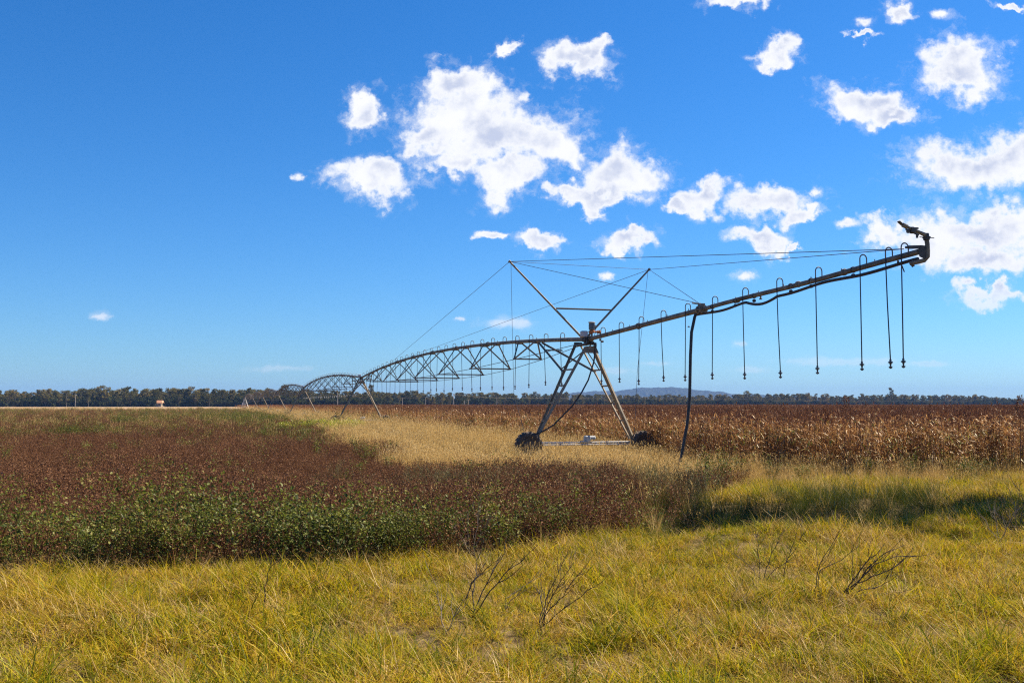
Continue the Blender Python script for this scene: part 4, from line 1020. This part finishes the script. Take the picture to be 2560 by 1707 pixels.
BL = [(915, 287, 50, 42), (1150, 215, 95, 45), (1163, 291, 150, 72), (1240, 349, 158, 70), (1355, 345, 98, 72), (1267, 444, 76, 46), (1144, 391, 77, 28), (1412, 379, 50, 44), (1060, 330, 60, 40),
      (941, 437, 118, 42), (1546, 425, 84, 60), (1412, 483, 66, 25), (1508, 486, 92, 26), (1443, 169, 80, 38), (1470, 138, 30, 30), (1343, 590, 52, 23), (1229, 582, 36, 18), (1565, 590, 58, 23),
      (1309, 243, 15, 11), (1250, 115, 38, 16), (1834, 12, 72, 22), (1956, 138, 52, 28), (1965, 108, 25, 20), (2252, 20, 40, 26), (2160, 56, 18, 11), (2160, 87, 34, 8), (2354, 36, 24, 9), (2517, 5, 38, 10),
      (2160, 258, 94, 46), (2237, 290, 66, 26), (2395, 168, 98, 60), (2441, 423, 170, 62), (2560, 390, 110, 74), (1742, 487, 68, 36), (1690, 505, 46, 16), (1930, 507, 84, 33), (2007, 540, 48, 23), (1895, 590, 74, 29),
      (1982, 617, 28, 9), (2119, 558, 23, 9), (2040, 482, 11, 10), (2205, 575, 58, 38), (2415, 590, 170, 52), (2525, 560, 100, 46), (2466, 653, 108, 36), (2492, 738, 104, 20), (1864, 691, 21, 11),
      (1273, 808, 52, 12), (1515, 692, 14, 8), (2106, 904, 110, 9), (2319, 910, 52, 6), (697, 921, 66, 7), (747, 445, 12, 8), (1535, 925, 45, 8), (1630, 908, 30, 6), (1870, 925, 40, 8), (250, 790, 22, 8), (1150, 800, 10, 5), (1850, 860, 12, 6), (2420, 705, 16, 7)]
cs, sn = math.cos(PITCH), math.sin(PITCH)
def uv_of(px, py):
    d = ray(px, py); return d.x / d.y, d.z / d.y
dm = None
for (px, py, rx, ry) in BL:
    u0, v0 = uv_of(px, py); ix, iy = F_PX / (rx * 1.2), F_PX / (ry * 1.22)
    tiny = rx < 26 or py > 780
    if tiny: ix *= .55; iy *= .55
    L = t.vmath('LENGTH', t.vmath('MULTIPLY_ADD', ul if tiny else uw, (ix, iy, 0), (-u0 * ix, -v0 * iy, 0)))
    if tiny: L = t.math('ADD', L, .42)
    if dm is None: dm = L
    else:
        n = t.new('ShaderNodeMath', operation='SMOOTH_MIN'); t.put(n.inputs[0], dm); t.put(n.inputs[1], L); n.inputs[2].default_value = 0.25; dm = n.outputs[0]
body = t.math('SUBTRACT', 1.05, dm)
fb = t.noise(uv, 34, 6, 0.62); fb2 = t.noise(uv, 110, 5, 0.65)
dens = t.math('ADD', body, t.math('ADD', t.math('MULTIPLY_ADD', fb, 1.25, -0.625), t.math('MULTIPLY_ADD', fb2, 0.5, -0.25)))
core = t.smooth(dens, -0.06, 0.5)
fv = t.noise(t.vmath('MULTIPLY', t.vmath('ADD', uv, w2), (1.0, 1.5, 1.0)), 52, 7, 0.68)
veil = t.math('MULTIPLY', t.smooth(t.math('ADD', body, t.math('MULTIPLY_ADD', fv, 2.2, -1.1)), -0.30, 0.9), 0.5)
alpha = t.math('MAXIMUM', core, veil)
front_ = t.smooth(sp.outputs[1], 0.05, 0.15)
lowfade = t.math('MULTIPLY_ADD', t.smooth(cb.outputs[0] if False else t.math('DIVIDE', sp.outputs[2], yy), 0.03, 0.14), 0.75, 0.25)
alpha = t.math('MULTIPLY', t.math('MULTIPLY', alpha, front_), lowfade)
# thicker cloud and lower bellies are a touch greyer
sh = t.noise(t.vmath('ADD', uv, (0.0, 0.012, 0)), 24, 4, 0.55)
thick = t.math('MULTIPLY', t.smooth(dens, 0.30, 1.0), t.smooth(sh, 0.34, 0.64))
ccol = t.mix(thick, (0.93, 0.94, 0.97, 1), (0.54, 0.60, 0.77, 1))
bgc = t.new('ShaderNodeBackground'); t.put(bgc.inputs[0], ccol); bgc.inputs[1].default_value = 0.47
ms = t.new('ShaderNodeMixShader'); t.put(ms.inputs[0], alpha); t.l.new(bg.outputs[0], ms.inputs[1]); t.l.new(bgc.outputs[0], ms.inputs[2])
t.l.new(ms.outputs[0], out.inputs[0])

sd = Vector((math.sin(SUN_AZ) * math.cos(SUN_EL), math.cos(SUN_AZ) * math.cos(SUN_EL), math.sin(SUN_EL)))
sl = bpy.data.lights.new('sun', 'SUN'); sl.energy = 5.0; sl.angle = R(0.53); sl.color = (1.0, 0.86, 0.66)
so = bpy.data.objects.new('sun', sl); COL.objects.link(so); so.rotation_euler = sd.to_track_quat('Z', 'Y').to_euler(); so.location = (0, 0, 50)

# ------------------------------------------------------------------ camera and render
cd = bpy.data.cameras.new('camera'); cd.sensor_width = 36; cd.lens = 36 * F_PX / 2560; cd.clip_end = 40000; cd.clip_start = 0.1
co = bpy.data.objects.new('camera', cd); COL.objects.link(co); co.location = (0, 0, CAM_H); co.rotation_euler = (PI / 2 + PITCH, 0, 0)
S.camera = co
S.view_settings.view_transform = 'Standard'; S.view_settings.look = 'None'; S.view_settings.exposure = 1.22; S.view_settings.gamma = 1
S.render.engine = 'CYCLES'
cy = S.cycles
cy.max_bounces = 5; cy.diffuse_bounces = 3; cy.glossy_bounces = 2; cy.transmission_bounces = 3; cy.volume_bounces = 0; cy.transparent_max_bounces = 4
cy.caustics_reflective = False; cy.caustics_refractive = False
cy.use_denoising = False; cy.sample_clamp_indirect = 4
cy.filter_width = 1.2
